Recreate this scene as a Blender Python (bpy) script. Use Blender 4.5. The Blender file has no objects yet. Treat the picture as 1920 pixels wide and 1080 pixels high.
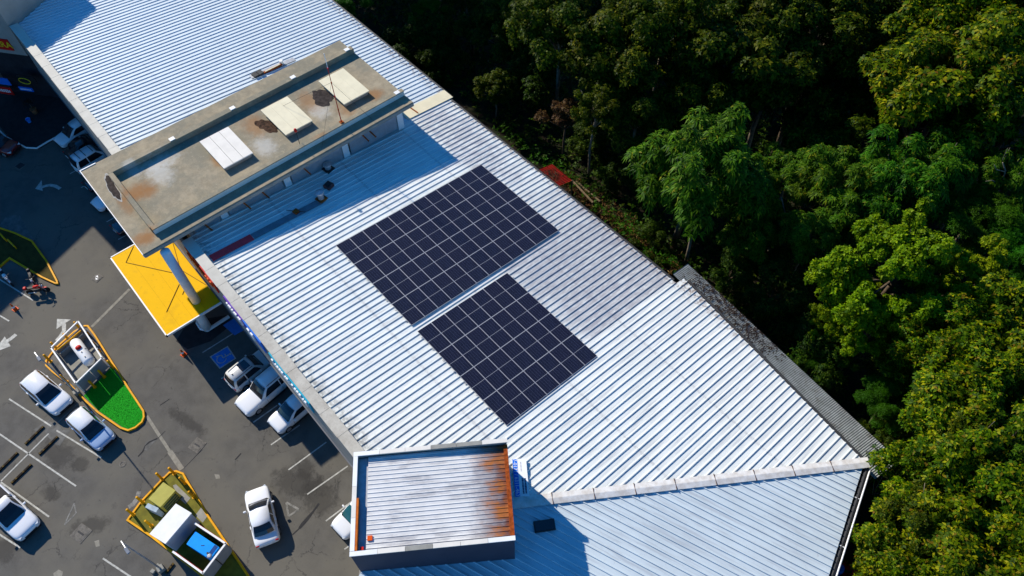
import bpy, math, random
import numpy as np
from mathutils import Vector, Matrix
R = math.radians
SC = bpy.context.scene
COL = SC.collection

# ------------------------------------------------------------------ camera
CP = Vector((34.1953, -12.5026, 51.311))
RX = Vector((0.6595402, 0.7516422, -0.006384))
DN = Vector((0.6148478, -0.5443546, -0.570649))
FW = Vector((-0.432399, 0.3724408, -0.8211692))
FPX = 1409.31
cam = bpy.data.objects.new('camera', bpy.data.cameras.new('camera'))
COL.objects.link(cam)
m = Matrix.Identity(4)
for i in range(3):
    m[i][0], m[i][1], m[i][2], m[i][3] = RX[i], -DN[i], -FW[i], CP[i]
cam.matrix_world = m
cam.data.sensor_width = 36.0
cam.data.lens = FPX / 1920 * 36
cam.data.clip_end = 3000
SC.camera = cam

# ------------------------------------------------------------------ light
SUN_EL, SUN_AZ = 31.5, 4.87                 # light travels along +X, turned 4.87 degrees to +Y
world = bpy.data.worlds.new('World')
SC.world = world
world.use_nodes = True
nt = world.node_tree
bg = nt.nodes['Background']
sky = nt.nodes.new('ShaderNodeTexSky')
sky.sky_type = 'NISHITA'
sky.sun_disc = False
sky.sun_elevation = R(SUN_EL)
sky.sun_rotation = R(270 - SUN_AZ)
sky.air_density = 1.0
sky.dust_density = 0.0
sky.ozone_density = 8.0
hs = nt.nodes.new('ShaderNodeHueSaturation')
hs.inputs['Saturation'].default_value = 1.18
nt.links.new(sky.outputs[0], hs.inputs['Color'])
nt.links.new(hs.outputs[0], bg.inputs['Color'])
bg.inputs['Strength'].default_value = 0.12
sun = bpy.data.objects.new('sun', bpy.data.lights.new('sun', 'SUN'))
COL.objects.link(sun)
sun.data.energy = 4.6
sun.data.angle = R(0.5)
sun.data.color = (1.0, 0.93, 0.82)
ld = Vector((math.cos(R(SUN_AZ)) * math.cos(R(SUN_EL)), math.sin(R(SUN_AZ)) * math.cos(R(SUN_EL)), -math.sin(R(SUN_EL))))
sun.rotation_euler = ld.to_track_quat('-Z', 'Y').to_euler()
sun.location = (-60, -5, 60)
vs = SC.view_settings
vs.view_transform = 'Standard'
vs.look = 'None'
vs.gamma = 1
vs.exposure = 0.62
vs.use_curve_mapping = False

# ------------------------------------------------------------------ helpers
def g(px, py, z=0.0):
    """point at height z that is seen at this pixel of the photograph"""
    d = RX * ((px - 960) / FPX) + DN * ((py - 540) / FPX) + FW
    t = (z - CP.z) / d.z
    return CP + d * t

def rot(x, y, a):
    return x * math.cos(a) - y * math.sin(a), x * math.sin(a) + y * math.cos(a)

def thing(name, label, cat, loc=(0, 0, 0), rz=0.0, group=None):
    o = bpy.data.objects.new(name, None)
    COL.objects.link(o)
    o.location = loc
    o.rotation_euler = (0, 0, rz)
    o.empty_display_size = 0.3
    o['label'] = label
    o['category'] = cat
    if group: o['group'] = group
    return o

def tag(o, label=None, cat=None, group=None, kind=None):
    if label: o['label'] = label
    if cat: o['category'] = cat
    if group: o['group'] = group
    if kind: o['kind'] = kind
    return o

class MB:
    """collects faces, then links them as one mesh object"""
    def __init__(s): s.v, s.f, s.mi = [], [], []
    def add(s, vs_, fs_, mi=0):
        n = len(s.v)
        s.v += [tuple(v) for v in vs_]
        s.f += [tuple(i + n for i in f) for f in fs_]
        s.mi += [mi] * len(fs_)
        return s
    def quad(s, a, b, c, d, mi=0): return s.add([a, b, c, d], [(0, 1, 2, 3)], mi)
    def box(s, c, size, a=0.0, mi=0):
        hx, hy, hz = size[0] / 2, size[1] / 2, size[2] / 2
        vs_ = []
        for dz in (-hz, hz):
            for dx, dy in ((-hx, -hy), (hx, -hy), (hx, hy), (-hx, hy)):
                x, y = rot(dx, dy, a)
                vs_.append((c[0] + x, c[1] + y, c[2] + dz))
        return s.add(vs_, [(3, 2, 1, 0), (4, 5, 6, 7), (0, 1, 5, 4), (1, 2, 6, 5), (2, 3, 7, 6), (3, 0, 4, 7)], mi)
    def prism(s, poly, z0, z1, mi=0):
        n = len(poly)
        ar = sum(poly[i][0] * poly[(i + 1) % n][1] - poly[(i + 1) % n][0] * poly[i][1] for i in range(n))
        if ar < 0: poly = poly[::-1]
        f0 = z0 if callable(z0) else (lambda x, y: z0)
        f1 = z1 if callable(z1) else (lambda x, y: z1)
        vs_ = [(p[0], p[1], f0(p[0], p[1])) for p in poly] + [(p[0], p[1], f1(p[0], p[1])) for p in poly]
        fs_ = [tuple(range(n - 1, -1, -1)), tuple(range(n, 2 * n))]
        fs_ += [(i, (i + 1) % n, (i + 1) % n + n, i + n) for i in range(n)]
        return s.add(vs_, fs_, mi)
    def tube(s, pts, r, n=8, r2=None, mi=0, cap=True):
        pts = [Vector(p) for p in pts]
        k = len(pts)
        vs_, fs_ = [], []
        for i, p in enumerate(pts):
            d = (pts[min(i + 1, k - 1)] - pts[max(i - 1, 0)]).normalized()
            up = Vector((0, 0, 1)) if abs(d.z) < 0.9 else Vector((1, 0, 0))
            a = d.cross(up).normalized(); b = d.cross(a)
            rr = r if r2 is None else r + (r2 - r) * i / max(1, k - 1)
            for j in range(n):
                t = 2 * math.pi * j / n
                vs_.append(p + a * (rr * math.cos(t)) + b * (rr * math.sin(t)))
        for i in range(k - 1):
            for j in range(n):
                fs_.append((i * n + j, i * n + (j + 1) % n, (i + 1) * n + (j + 1) % n, (i + 1) * n + j))
        if cap:
            fs_.append(tuple(range(n - 1, -1, -1)))
            fs_.append(tuple(range((k - 1) * n, k * n)))
        return s.add(vs_, fs_, mi)
    def lathe(s, prof, c=(0, 0, 0), n=14, axis=None, mi=0):
        """prof: (radius, height) along z, or along axis"""
        ax = Vector(axis).normalized() if axis else Vector((0, 0, 1))
        up = Vector((0, 0, 1)) if abs(ax.z) < 0.9 else Vector((1, 0, 0))
        a = ax.cross(up).normalized(); b = ax.cross(a)
        c = Vector(c); vs_, fs_ = [], []
        for r, h in prof:
            for j in range(n):
                t = 2 * math.pi * j / n
                vs_.append(c + ax * h + a * (r * math.cos(t)) + b * (r * math.sin(t)))
        k = len(prof)
        for i in range(k - 1):
            for j in range(n):
                fs_.append((i * n + j, i * n + (j + 1) % n, (i + 1) * n + (j + 1) % n, (i + 1) * n + j))
        fs_.append(tuple(range(n - 1, -1, -1)))
        fs_.append(tuple(range((k - 1) * n, k * n)))
        return s.add(vs_, fs_, mi)
    def mesh(s, name, mats, off=(0, 0, 0), smooth=False):
        me = bpy.data.meshes.new(name)
        me.from_pydata([(v[0] - off[0], v[1] - off[1], v[2] - off[2]) for v in s.v], [], s.f)
        mats = mats if isinstance(mats, (list, tuple)) else [mats]
        for m_ in mats: me.materials.append(m_)
        if len(mats) > 1: me.polygons.foreach_set('material_index', s.mi)
        if smooth: me.polygons.foreach_set('use_smooth', [True] * len(me.polygons))
        return me
    def build(s, name, mats, parent=None, smooth=False, bevel=0.0, local=False, subsurf=0):
        off = (0, 0, 0)
        if parent is not None and not local:
            p = parent; off = Vector((0, 0, 0))
            while p is not None:
                off += Vector(p.location); p = p.parent
        me = s.mesh(name, mats, off, smooth)
        o = bpy.data.objects.new(name, me)
        COL.objects.link(o)
        if parent is not None: o.parent = parent
        if bevel:
            b = o.modifiers.new('bevel', 'BEVEL'); b.width = bevel; b.segments = 2; b.limit_method = 'ANGLE'
        if subsurf:
            b = o.modifiers.new('subdivision', 'SUBSURF'); b.levels = subsurf; b.render_levels = subsurf
        return o

def link_mesh(name, me, parent, loc=(0, 0, 0), rz=0.0):
    o = bpy.data.objects.new(name, me)
    COL.objects.link(o)
    if parent is not None: o.parent = parent
    o.location = loc
    o.rotation_euler = (0, 0, rz)
    return o

def text_mesh(name, s, size, mat, extrude=0.01):
    cu = bpy.data.curves.new(name, 'FONT')
    cu.body = s; cu.size = size; cu.extrude = extrude
    cu.align_x = 'CENTER'; cu.align_y = 'CENTER'
    cu.resolution_u = 2
    t = bpy.data.objects.new(name, cu)
    COL.objects.link(t)
    dg = bpy.context.evaluated_depsgraph_get()
    me = bpy.data.meshes.new_from_object(t.evaluated_get(dg))
    bpy.data.objects.remove(t)
    me.materials.clear(); me.materials.append(mat)
    return me

# ------------------------------------------------------------------ materials
MATS = {}
def N(nt_, typ, **kw):
    n = nt_.nodes.new(typ)
    for k, v in kw.items(): setattr(n, k, v)
    return n

def mix(nt_, fac, a, b):
    n = N(nt_, 'ShaderNodeMix', data_type='RGBA')
    for sock, val in ((n.inputs[0], fac), (n.inputs[6], a), (n.inputs[7], b)):
        if hasattr(val, 'is_output'): nt_.links.new(val, sock)
        elif isinstance(val, (int, float)): sock.default_value = val
        else: sock.default_value = (val[0], val[1], val[2], 1)
    return n.outputs[2]

def math_n(nt_, op, a, b=0.0, clamp=False):
    n = N(nt_, 'ShaderNodeMath', operation=op, use_clamp=clamp)
    for sock, val in ((n.inputs[0], a), (n.inputs[1], b)):
        if hasattr(val, 'is_output'): nt_.links.new(val, sock)
        else: sock.default_value = val
    return n.outputs[0]

def ramp(nt_, fac, lo, hi):
    n = N(nt_, 'ShaderNodeMapRange')
    n.interpolation_type = 'SMOOTHSTEP'
    nt_.links.new(fac, n.inputs[0])
    n.inputs[1].default_value = lo; n.inputs[2].default_value = hi
    return n.outputs[0]

def noise(nt_, vec, scale, detail=4.0, rough=0.6, out=0, stretch=None, rz=0.0):
    if stretch:
        mp = N(nt_, 'ShaderNodeMapping')
        mp.vector_type = 'TEXTURE'
        mp.inputs['Scale'].default_value = [1 / k for k in stretch]
        mp.inputs['Rotation'].default_value = (0, 0, rz)
        nt_.links.new(vec, mp.inputs[0]); vec = mp.outputs[0]
    n = N(nt_, 'ShaderNodeTexNoise')
    n.inputs['Scale'].default_value = scale
    n.inputs['Detail'].default_value = detail
    n.inputs['Roughness'].default_value = rough
    nt_.links.new(vec, n.inputs['Vector'])
    return n.outputs[out]

def spot(nt_, pos, x, y, rx, ry, a=0.0, wob=0.35, ws=1.6, lo=1.0, hi=0.6):
    """soft-edged stain at a place, its outline broken by noise"""
    mp = N(nt_, 'ShaderNodeMapping', vector_type='TEXTURE')
    mp.inputs['Location'].default_value = (x, y, 0)
    mp.inputs['Rotation'].default_value = (0, 0, a)
    mp.inputs['Scale'].default_value = (rx, ry, 1e6)
    nt_.links.new(pos, mp.inputs[0])
    ln = N(nt_, 'ShaderNodeVectorMath', operation='LENGTH')
    nt_.links.new(mp.outputs[0], ln.inputs[0])
    nz = noise(nt_, pos, ws, 6.0, 0.75)
    d = math_n(nt_, 'ADD', ln.outputs['Value'], math_n(nt_, 'MULTIPLY', math_n(nt_, 'SUBTRACT', nz, 0.5), wob * 2.5))
    return ramp(nt_, d, lo, hi)

def mat(name, col, rough=0.6, metal=0.0, var=0.12, scale=3.0, bump=0.0, bscale=20.0, spec=0.1, col2=None, extra=None):
    """plain surface: base colour, broken up by two noises, with fine relief"""
    if name in MATS: return MATS[name]
    m_ = bpy.data.materials.new(name)
    m_.use_nodes = True
    nt_ = m_.node_tree
    b = nt_.nodes['Principled BSDF']
    b.inputs['Roughness'].default_value = rough
    b.inputs['Metallic'].default_value = metal
    b.inputs['Specular IOR Level'].default_value = spec
    pos = N(nt_, 'ShaderNodeNewGeometry').outputs['Position']
    c2 = col2 or tuple(c * (1 - var * 2) for c in col)
    n1 = noise(nt_, pos, scale, 5.0)
    c = mix(nt_, ramp(nt_, n1, 0.3, 0.7), c2, col)
    if extra: c = extra(nt_, pos, c)
    nt_.links.new(c, b.inputs['Base Color'])
    if bump:
        bp = N(nt_, 'ShaderNodeBump')
        bp.inputs['Strength'].default_value = bump
        bp.inputs['Distance'].default_value = 0.02
        nt_.links.new(noise(nt_, pos, bscale, 4.0), bp.inputs['Height'])
        nt_.links.new(bp.outputs[0], b.inputs['Normal'])
    MATS[name] = m_
    return m_

def asphalt_extra(nt_, pos, c):
    big = noise(nt_, pos, 0.16, 4.0)
    c = mix(nt_, ramp(nt_, big, 0.38, 0.66), c, (0.125, 0.114, 0.090))
    pat = noise(nt_, pos, 0.55, 5.0, 0.7)
    c = mix(nt_, math_n(nt_, 'MULTIPLY', ramp(nt_, pat, 0.58, 0.72), 0.55), c, (0.035, 0.033, 0.030))
    vor = N(nt_, 'ShaderNodeTexVoronoi', feature='DISTANCE_TO_EDGE')
    vor.inputs['Scale'].default_value = 0.42
    wob_ = N(nt_, 'ShaderNodeVectorMath', operation='MULTIPLY_ADD')
    nt_.links.new(noise(nt_, pos, 1.6, 4.0, 0.7, out=1), wob_.inputs[0]); wob_.inputs[1].default_value = (1.1, 1.1, 0); nt_.links.new(pos, wob_.inputs[2])
    nt_.links.new(wob_.outputs[0], vor.inputs['Vector'])
    ck = math_n(nt_, 'SUBTRACT', 1.0, ramp(nt_, vor.outputs['Distance'], 0.004, 0.018), True)
    ckm = ramp(nt_, noise(nt_, pos, 0.22, 3.0), 0.5, 0.62)
    c = mix(nt_, math_n(nt_, 'MULTIPLY', math_n(nt_, 'MULTIPLY', ck, ckm), 0.7), c, (0.028, 0.026, 0.024))
    dro = noise(nt_, pos, 2.2, 5.0, 0.8)
    c = mix(nt_, math_n(nt_, 'MULTIPLY', ramp(nt_, dro, 0.60, 0.70), 0.6), c, (0.040, 0.036, 0.030))
    c = mix(nt_, math_n(nt_, 'MULTIPLY', ramp(nt_, dro, 0.40, 0.32), 0.5), c, (0.125, 0.115, 0.092))
    fine = noise(nt_, pos, 9.0, 4.0, 0.8)
    c = mix(nt_, math_n(nt_, 'MULTIPLY', ramp(nt_, fine, 0.35, 0.75), 0.35), c, (0.125, 0.12, 0.108))
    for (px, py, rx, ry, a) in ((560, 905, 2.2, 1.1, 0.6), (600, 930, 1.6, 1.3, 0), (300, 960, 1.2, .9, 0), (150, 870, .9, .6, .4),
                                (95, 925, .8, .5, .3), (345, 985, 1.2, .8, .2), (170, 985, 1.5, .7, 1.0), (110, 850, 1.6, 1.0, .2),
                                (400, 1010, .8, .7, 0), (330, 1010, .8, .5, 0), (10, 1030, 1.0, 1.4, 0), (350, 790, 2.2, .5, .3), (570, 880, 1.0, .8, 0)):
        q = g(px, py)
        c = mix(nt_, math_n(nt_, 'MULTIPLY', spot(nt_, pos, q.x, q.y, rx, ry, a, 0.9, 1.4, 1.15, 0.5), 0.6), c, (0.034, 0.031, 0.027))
    return c

asphalt = mat('asphalt', (0.108, 0.101, 0.087), 0.9, var=0.14, scale=1.1, bump=0.35, bscale=26, spec=0.15, extra=asphalt_extra)

def dirt_extra(nt_, pos, c):
    n = noise(nt_, pos, 1.3, 5.0, 0.7)
    c = mix(nt_, ramp(nt_, n, 0.42, 0.6), c, (0.010, 0.018, 0.004))
    n = noise(nt_, pos, 3.2, 4.0, 0.7)
    return mix(nt_, ramp(nt_, n, 0.58, 0.68), c, (0.05, 0.034, 0.016))
soil = mat('soil', (0.022, 0.015, 0.009), 0.95, var=0.25, scale=0.8, bump=0.8, bscale=6, spec=0.1, extra=dirt_extra)

def roof_extra(sx, sy, rz, main):
    def f(nt_, pos, c):
        st = noise(nt_, pos, 1.0, 5.0, 0.65, stretch=(sx, sy, 1), rz=rz)
        c = mix(nt_, math_n(nt_, 'MULTIPLY', ramp(nt_, st, 0.46, 0.72), 0.5), c, (0.30, 0.31, 0.33))
        sp = noise(nt_, pos, 7.0, 4.0, 0.75)
        c = mix(nt_, math_n(nt_, 'MULTIPLY', ramp(nt_, sp, 0.58, 0.74), 0.4), c, (0.24, 0.23, 0.24))
        if main:
            sy_ = N(nt_, 'ShaderNodeSeparateXYZ'); nt_.links.new(pos, sy_.inputs[0])
            for yl in (-1.4, 5.2, 11.3):
                dl = math_n(nt_, 'ABSOLUTE', math_n(nt_, 'SUBTRACT', sy_.outputs[1], yl))
                ln_ = math_n(nt_, 'SUBTRACT', 1.0, ramp(nt_, dl, 0.02, 0.16), True)
                c = mix(nt_, math_n(nt_, 'MULTIPLY', ln_, math_n(nt_, 'MULTIPLY', ramp(nt_, sp, 0.35, 0.6), 0.45)), c, (0.28, 0.27, 0.27))
            # grime where the runoff collects beyond the arrays, and by the front gutter
            sepg = N(nt_, 'ShaderNodeSeparateXYZ'); nt_.links.new(pos, sepg.inputs[0])
            ge = math_n(nt_, 'MULTIPLY', math_n(nt_, 'LESS_THAN', sepg.outputs[0], 17.81), ramp(nt_, sepg.outputs[0], 3.0, 10.5))
            q = math_n(nt_, 'MULTIPLY', ge, ramp(nt_, math_n(nt_, 'ADD', sepg.outputs[1], math_n(nt_, 'MULTIPLY', noise(nt_, pos, .5, 3.0), 4.0)), 8.2, 11.5))
            gm = noise(nt_, pos, 1.0, 6.0, 0.75, stretch=(5.5, 1.1, 1))
            c = mix(nt_, math_n(nt_, 'MULTIPLY', math_n(nt_, 'MULTIPLY', q, ramp(nt_, gm, 0.22, 0.60)), 0.64), c, (0.18, 0.17, 0.205))
            q = spot(nt_, pos, -3, 14.5, 9, 2.2, 0, 0.5, 0.5, 1.15, 0.5)
            c = mix(nt_, math_n(nt_, 'MULTIPLY', math_n(nt_, 'MULTIPLY', q, ramp(nt_, gm, 0.36, 0.6)), 0.6), c, (0.22, 0.21, 0.25))
            sepx = N(nt_, 'ShaderNodeSeparateXYZ'); nt_.links.new(pos, sepx.inputs[0])
            fr = ramp(nt_, sepx.outputs[1], -6.2, -7.7)
            gn = noise(nt_, pos, 2.5, 4.0)
            c = mix(nt_, math_n(nt_, 'MULTIPLY', math_n(nt_, 'MULTIPLY', fr, ramp(nt_, gn, 0.42, 0.62)), 0.7), c, (0.16, 0.16, 0.15))
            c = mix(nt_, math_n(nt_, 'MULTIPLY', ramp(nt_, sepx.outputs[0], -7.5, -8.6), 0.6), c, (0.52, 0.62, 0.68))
            # rust creeping in from the eave
            ev = ramp(nt_, sepx.outputs[1], 16.2, 17.2)
            rn = noise(nt_, pos, 3.5, 4.0, 0.7)
            c = mix(nt_, math_n(nt_, 'MULTIPLY', math_n(nt_, 'MULTIPLY', ev, ramp(nt_, rn, 0.45, 0.6)), 0.75), c, (0.13, 0.06, 0.03))
        return c
    return f
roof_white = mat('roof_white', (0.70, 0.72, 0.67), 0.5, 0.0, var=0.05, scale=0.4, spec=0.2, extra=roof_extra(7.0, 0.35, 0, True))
roof_pale = mat('roof_pale', (0.56, 0.63, 0.64), 0.5, 0.0, var=0.05, scale=0.5, spec=0.2, extra=roof_extra(0.35, 6.0, R(21.5), False))
BOX_A = (15.91, -8.5); BE1 = R(54.2); BE2 = R(-36.6)

def box_roof_extra(nt_, pos, c):
    # along-ridge distance from the parking-side corner
    d = N(nt_, 'ShaderNodeVectorMath', operation='DOT_PRODUCT')
    d.inputs[1].default_value = (math.cos(BE1), math.sin(BE1), 0)
    nt_.links.new(pos, d.inputs[0])
    s = math_n(nt_, 'SUBTRACT', d.outputs['Value'], BOX_A[0] * math.cos(BE1) + BOX_A[1] * math.sin(BE1))
    gr = noise(nt_, pos, 1.0, 5.0, 0.7, stretch=(0.5, 2.4, 1), rz=BE1)
    c = mix(nt_, math_n(nt_, 'MULTIPLY', ramp(nt_, gr, 0.48, 0.66), 0.55), c, (0.22, 0.21, 0.22))
    lo = noise(nt_, pos, 0.9, 5.0, 0.8)
    s2 = math_n(nt_, 'ADD', s, math_n(nt_, 'MULTIPLY', math_n(nt_, 'SUBTRACT', lo, 0.5), 2.6))
    c = mix(nt_, math_n(nt_, 'MULTIPLY', ramp(nt_, s2, 5.9, 7.2), 0.6), c, (0.17, 0.14, 0.15))
    rust = noise(nt_, pos, 1.0, 6.0, 0.75, stretch=(.8, 1.5, 1), rz=BE1)
    rc = mix(nt_, ramp(nt_, rust, 0.36, 0.62), (0.085, 0.012, 0.004), (0.36, 0.105, 0.006))
    s3 = math_n(nt_, 'ADD', s, math_n(nt_, 'MULTIPLY', math_n(nt_, 'SUBTRACT', rust, 0.5), 3.4))
    c = mix(nt_, math_n(nt_, 'MULTIPLY', ramp(nt_, s3, 6.6, 8.1), 0.95), c, rc)
    return c
box_roof = mat('box_roof_metal', (0.64, 0.63, 0.60), 0.5, var=0.06, scale=0.8, spec=0.3, extra=box_roof_extra)

def slab_extra(nt_, pos, c):
    n = noise(nt_, pos, 0.35, 5.0, 0.7)
    c = mix(nt_, ramp(nt_, n, 0.4, 0.62), c, (0.21, 0.19, 0.135))
    n = noise(nt_, pos, 3.0, 6.0, 0.8)
    c = mix(nt_, math_n(nt_, 'MULTIPLY', ramp(nt_, n, 0.5, 0.75), 0.6), c, (0.42, 0.36, 0.24))
    n = noise(nt_, pos, 14.0, 4.0, 0.8)
    c = mix(nt_, math_n(nt_, 'MULTIPLY', ramp(nt_, n, 0.52, 0.7), 0.5), c, (0.13, 0.115, 0.08))
    def sp(px, py, rx, ry, col, k, a=0.0, wob=0.4, ws=1.2):
        nonlocal c
        q = g(px, py, 10.08)
        c = mix(nt_, math_n(nt_, 'MULTIPLY', spot(nt_, pos, q.x, q.y, rx, ry, a, wob, ws, 1.45, 0.25), k), c, col)
    for (px, py, rx, ry) in ((300, 325, 1.3, .9), (300, 305, .8, 1.5), (495, 275, 1.2, .8), (600, 208, .9, .8), (250, 320, .8, .6)):
        sp(px, py, rx, ry, (0.50, 0.49, 0.44), 0.55, 0, 0.9, 2.0)
    for (px, py, rx, ry, k) in ((258, 358, .8, 1.2, .75), (275, 362, .6, .9, .6), (272, 447, .7, .9, .8), (478, 235, 1.5, .9, .6), (580, 190, 1.4, .8, .55),
                             (700, 178, .7, .9, .7), (408, 302, .9, .4, .7), (235, 385, 1.2, .4, .5), (650, 205, 1.0, .7, .5), (600, 262, .6, .6, .4)):
        sp(px, py, rx, ry, (0.27, 0.12, 0.035), k, 0, 0.7, 1.6)
    return c
concrete_slab = mat('concrete_weathered', (0.345, 0.288, 0.19), 0.85, var=0.15, scale=1.2, bump=0.5, bscale=12, spec=0.15, extra=slab_extra)
concrete = mat('concrete_grey', (0.30, 0.29, 0.25), 0.85, var=0.12, scale=1.5, bump=0.3, bscale=12, spec=0.15)
puddle_dark = mat('puddle_stain', (0.055, 0.043, 0.038), 0.9, var=0.3, scale=4)
puddle_brown = mat('puddle_stain_brown', (0.085, 0.045, 0.026), 0.9, var=0.4, scale=5)
lime = mat('lime_edge', (0.45, 0.43, 0.38), 0.9, var=0.25, scale=9)
render_grey = mat('wall_render', (0.33, 0.31, 0.27), 0.8, var=0.08, scale=0.7, bump=0.15, bscale=30, spec=0.2)
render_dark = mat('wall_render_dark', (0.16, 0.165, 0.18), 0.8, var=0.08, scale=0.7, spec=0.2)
def coping_extra(nt_, pos, c):
    n = noise(nt_, pos, 1.0, 6.0, 0.75)
    sep = N(nt_, 'ShaderNodeSeparateXYZ'); nt_.links.new(pos, sep.inputs[0])
    w = ramp(nt_, sep.outputs[0], -6.0, 4.0)
    c = mix(nt_, math_n(nt_, 'MULTIPLY', w, math_n(nt_, 'ADD', 0.35, math_n(nt_, 'MULTIPLY', ramp(nt_, n, 0.4, 0.65), 0.45))), c, (0.33, 0.295, 0.235))
    n2 = noise(nt_, pos, 5.0, 4.0, 0.8)
    return mix(nt_, math_n(nt_, 'MULTIPLY', ramp(nt_, n2, 0.6, 0.7), 0.5), c, (0.14, 0.12, 0.10))
coping_m = mat('coping_paint', (0.58, 0.55, 0.46), 0.75, var=0.06, scale=0.9, spec=0.2, extra=coping_extra)
white_paint = mat('white_paint', (0.78, 0.77, 0.73), 0.55, var=0.04, scale=1.5, spec=0.3)
cream = mat('hatch_cream', (0.70, 0.63, 0.43), 0.7, var=0.05, scale=1.2, spec=0.2)
hatch_white = mat('hatch_white', (0.72, 0.675, 0.585), 0.7, var=0.05, scale=1.2, spec=0.2)
def can_extra(nt_, pos, c):
    n = noise(nt_, pos, 0.8, 4.0)
    c = mix(nt_, math_n(nt_, 'MULTIPLY', ramp(nt_, n, 0.5, 0.7), 0.5), c, (0.60, 0.33, 0.010))
    n = noise(nt_, pos, 4.0, 4.0)
    return mix(nt_, math_n(nt_, 'MULTIPLY', ramp(nt_, n, 0.62, 0.72), 0.35), c, (0.40, 0.24, 0.02))
canopy_yellow = mat('canopy_yellow', (0.82, 0.455, 0.002), 0.75, var=0.03, scale=0.8, spec=0.08, extra=can_extra)
seam_brown = mat('seam_brown', (0.34, 0.19, 0.02), 0.6)
def kerb_extra(nt_, pos, c):
    n = noise(nt_, pos, 3.0, 6.0, 0.8)
    c = mix(nt_, math_n(nt_, 'MULTIPLY', ramp(nt_, n, 0.60, 0.66), 0.8), c, (0.22, 0.17, 0.10))
    n = noise(nt_, pos, 0.8, 4.0, 0.7)
    return mix(nt_, math_n(nt_, 'MULTIPLY', ramp(nt_, n, 0.45, 0.7), 0.35), c, (0.55, 0.20, 0.004))
kerb_yellow = mat('kerb_yellow', (0.82, 0.38, 0.002), 0.6, var=0.10, scale=2.5, bump=0.3, bscale=14, spec=0.15, extra=kerb_extra)
turf_green = mat('turf_green', (0.012, 0.30, 0.012), 0.9, var=0.10, scale=9, bump=.4, bscale=40, spec=0.1)
olive_paint = mat('olive_paint', (0.16, 0.145, 0.012), 0.8, var=0.16, scale=2.5, bump=0.3, bscale=15, spec=0.2)
olive_box = mat('olive_box', (0.40, 0.36, 0.06), 0.6, var=0.07, scale=2, spec=0.25)
green_dark = mat('green_dark', (0.05, 0.09, 0.06), 0.6)
marking = mat('road_paint', (0.50, 0.49, 0.43), 0.7, var=0.2, scale=4.0, spec=0.2)
marking_worn = mat('road_paint_worn', (0.26, 0.25, 0.22), 0.8, var=0.3, scale=3.0, spec=0.2)
marking_tan = mat('joint_tan', (0.26, 0.24, 0.19), 0.8, var=0.15, scale=3.0, spec=0.2)
pave_patch = mat('pavement_patch', (0.15, 0.145, 0.13), 0.85, var=0.2, scale=2.0, bump=0.3, spec=0.15)
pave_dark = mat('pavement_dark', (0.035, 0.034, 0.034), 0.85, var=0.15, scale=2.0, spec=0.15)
blue_paint = mat('blue_paint', (0.03, 0.20, 0.60), 0.6, var=0.1, scale=3)
manhole_m = mat('cast_concrete', (0.17, 0.155, 0.13), 0.85, var=0.2, scale=5, bump=0.4)
iron = mat('dark_iron', (0.05, 0.05, 0.05), 0.6, 0.3)
black_rubber = mat('black_rubber', (0.018, 0.017, 0.016), 0.8, var=0.1, scale=6)
steel = mat('galvanised_steel', (0.45, 0.46, 0.47), 0.45, 0.5, var=0.1, scale=3)
alu = mat('aluminium_frame', (0.40, 0.40, 0.41), 0.5, 0.2, var=0.04)
rust_metal = mat('rusted_metal', (0.42, 0.10, 0.018), 0.8, var=0.3, scale=3)
red_sheet = mat('red_sheet', (0.45, 0.028, 0.014), 0.6, var=0.22, scale=2.0)
red_paint = mat('red_paint', (0.55, 0.02, 0.015), 0.45, var=0.08)
orange_paint = mat('orange_paint', (0.70, 0.09, 0.01), 0.5, var=0.08)
tank_blue = mat('tank_blue', (0.01, 0.30, 0.85), 0.4, var=0.06, scale=2)
dark_void = mat('dark_interior', (0.02, 0.02, 0.022), 0.8)
timber = mat('timber', (0.20, 0.14, 0.075), 0.8, var=0.2, scale=4)
debris_m = mat('dead_leaves', (0.11, 0.05, 0.02), 0.9, var=0.35, scale=6)
def galv_extra(nt_, pos, c):
    n = noise(nt_, pos, 0.8, 5.0, 0.75)
    return mix(nt_, math_n(nt_, 'MULTIPLY', ramp(nt_, n, 0.52, 0.68), 0.7), c, (0.10, 0.075, 0.05))
galv = mat('lean_to_sheet', (0.32, 0.34, 0.325), 0.5, 0.2, var=0.15, scale=1.5, extra=galv_extra)
glass_dark = mat('car_glass', (0.012, 0.014, 0.018), 0.08, var=0.1, spec=0.6)
glass_teal = mat('car_glass_teal', (0.02, 0.10, 0.10), 0.1, var=0.1, spec=0.6)
sign_yellow = mat('sign_yellow', (0.85, 0.62, 0.02), 0.5, var=0.03)
sign_red = mat('sign_red', (0.62, 0.015, 0.012), 0.45, var=0.05)
sign_purple = mat('sign_purple', (0.13, 0.03, 0.45), 0.45, var=0.1)
sign_blue = mat('sign_blue', (0.01, 0.16, 0.66), 0.45, var=0.05)
sign_cyan = mat('sign_cyan', (0.01, 0.38, 0.55), 0.45, var=0.05)
letters_white = mat('letters_white', (0.82, 0.82, 0.80), 0.5, var=0.02)
letters_dark = mat('letters_dark', (0.02, 0.03, 0.10), 0.5, var=0.02)

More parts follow.
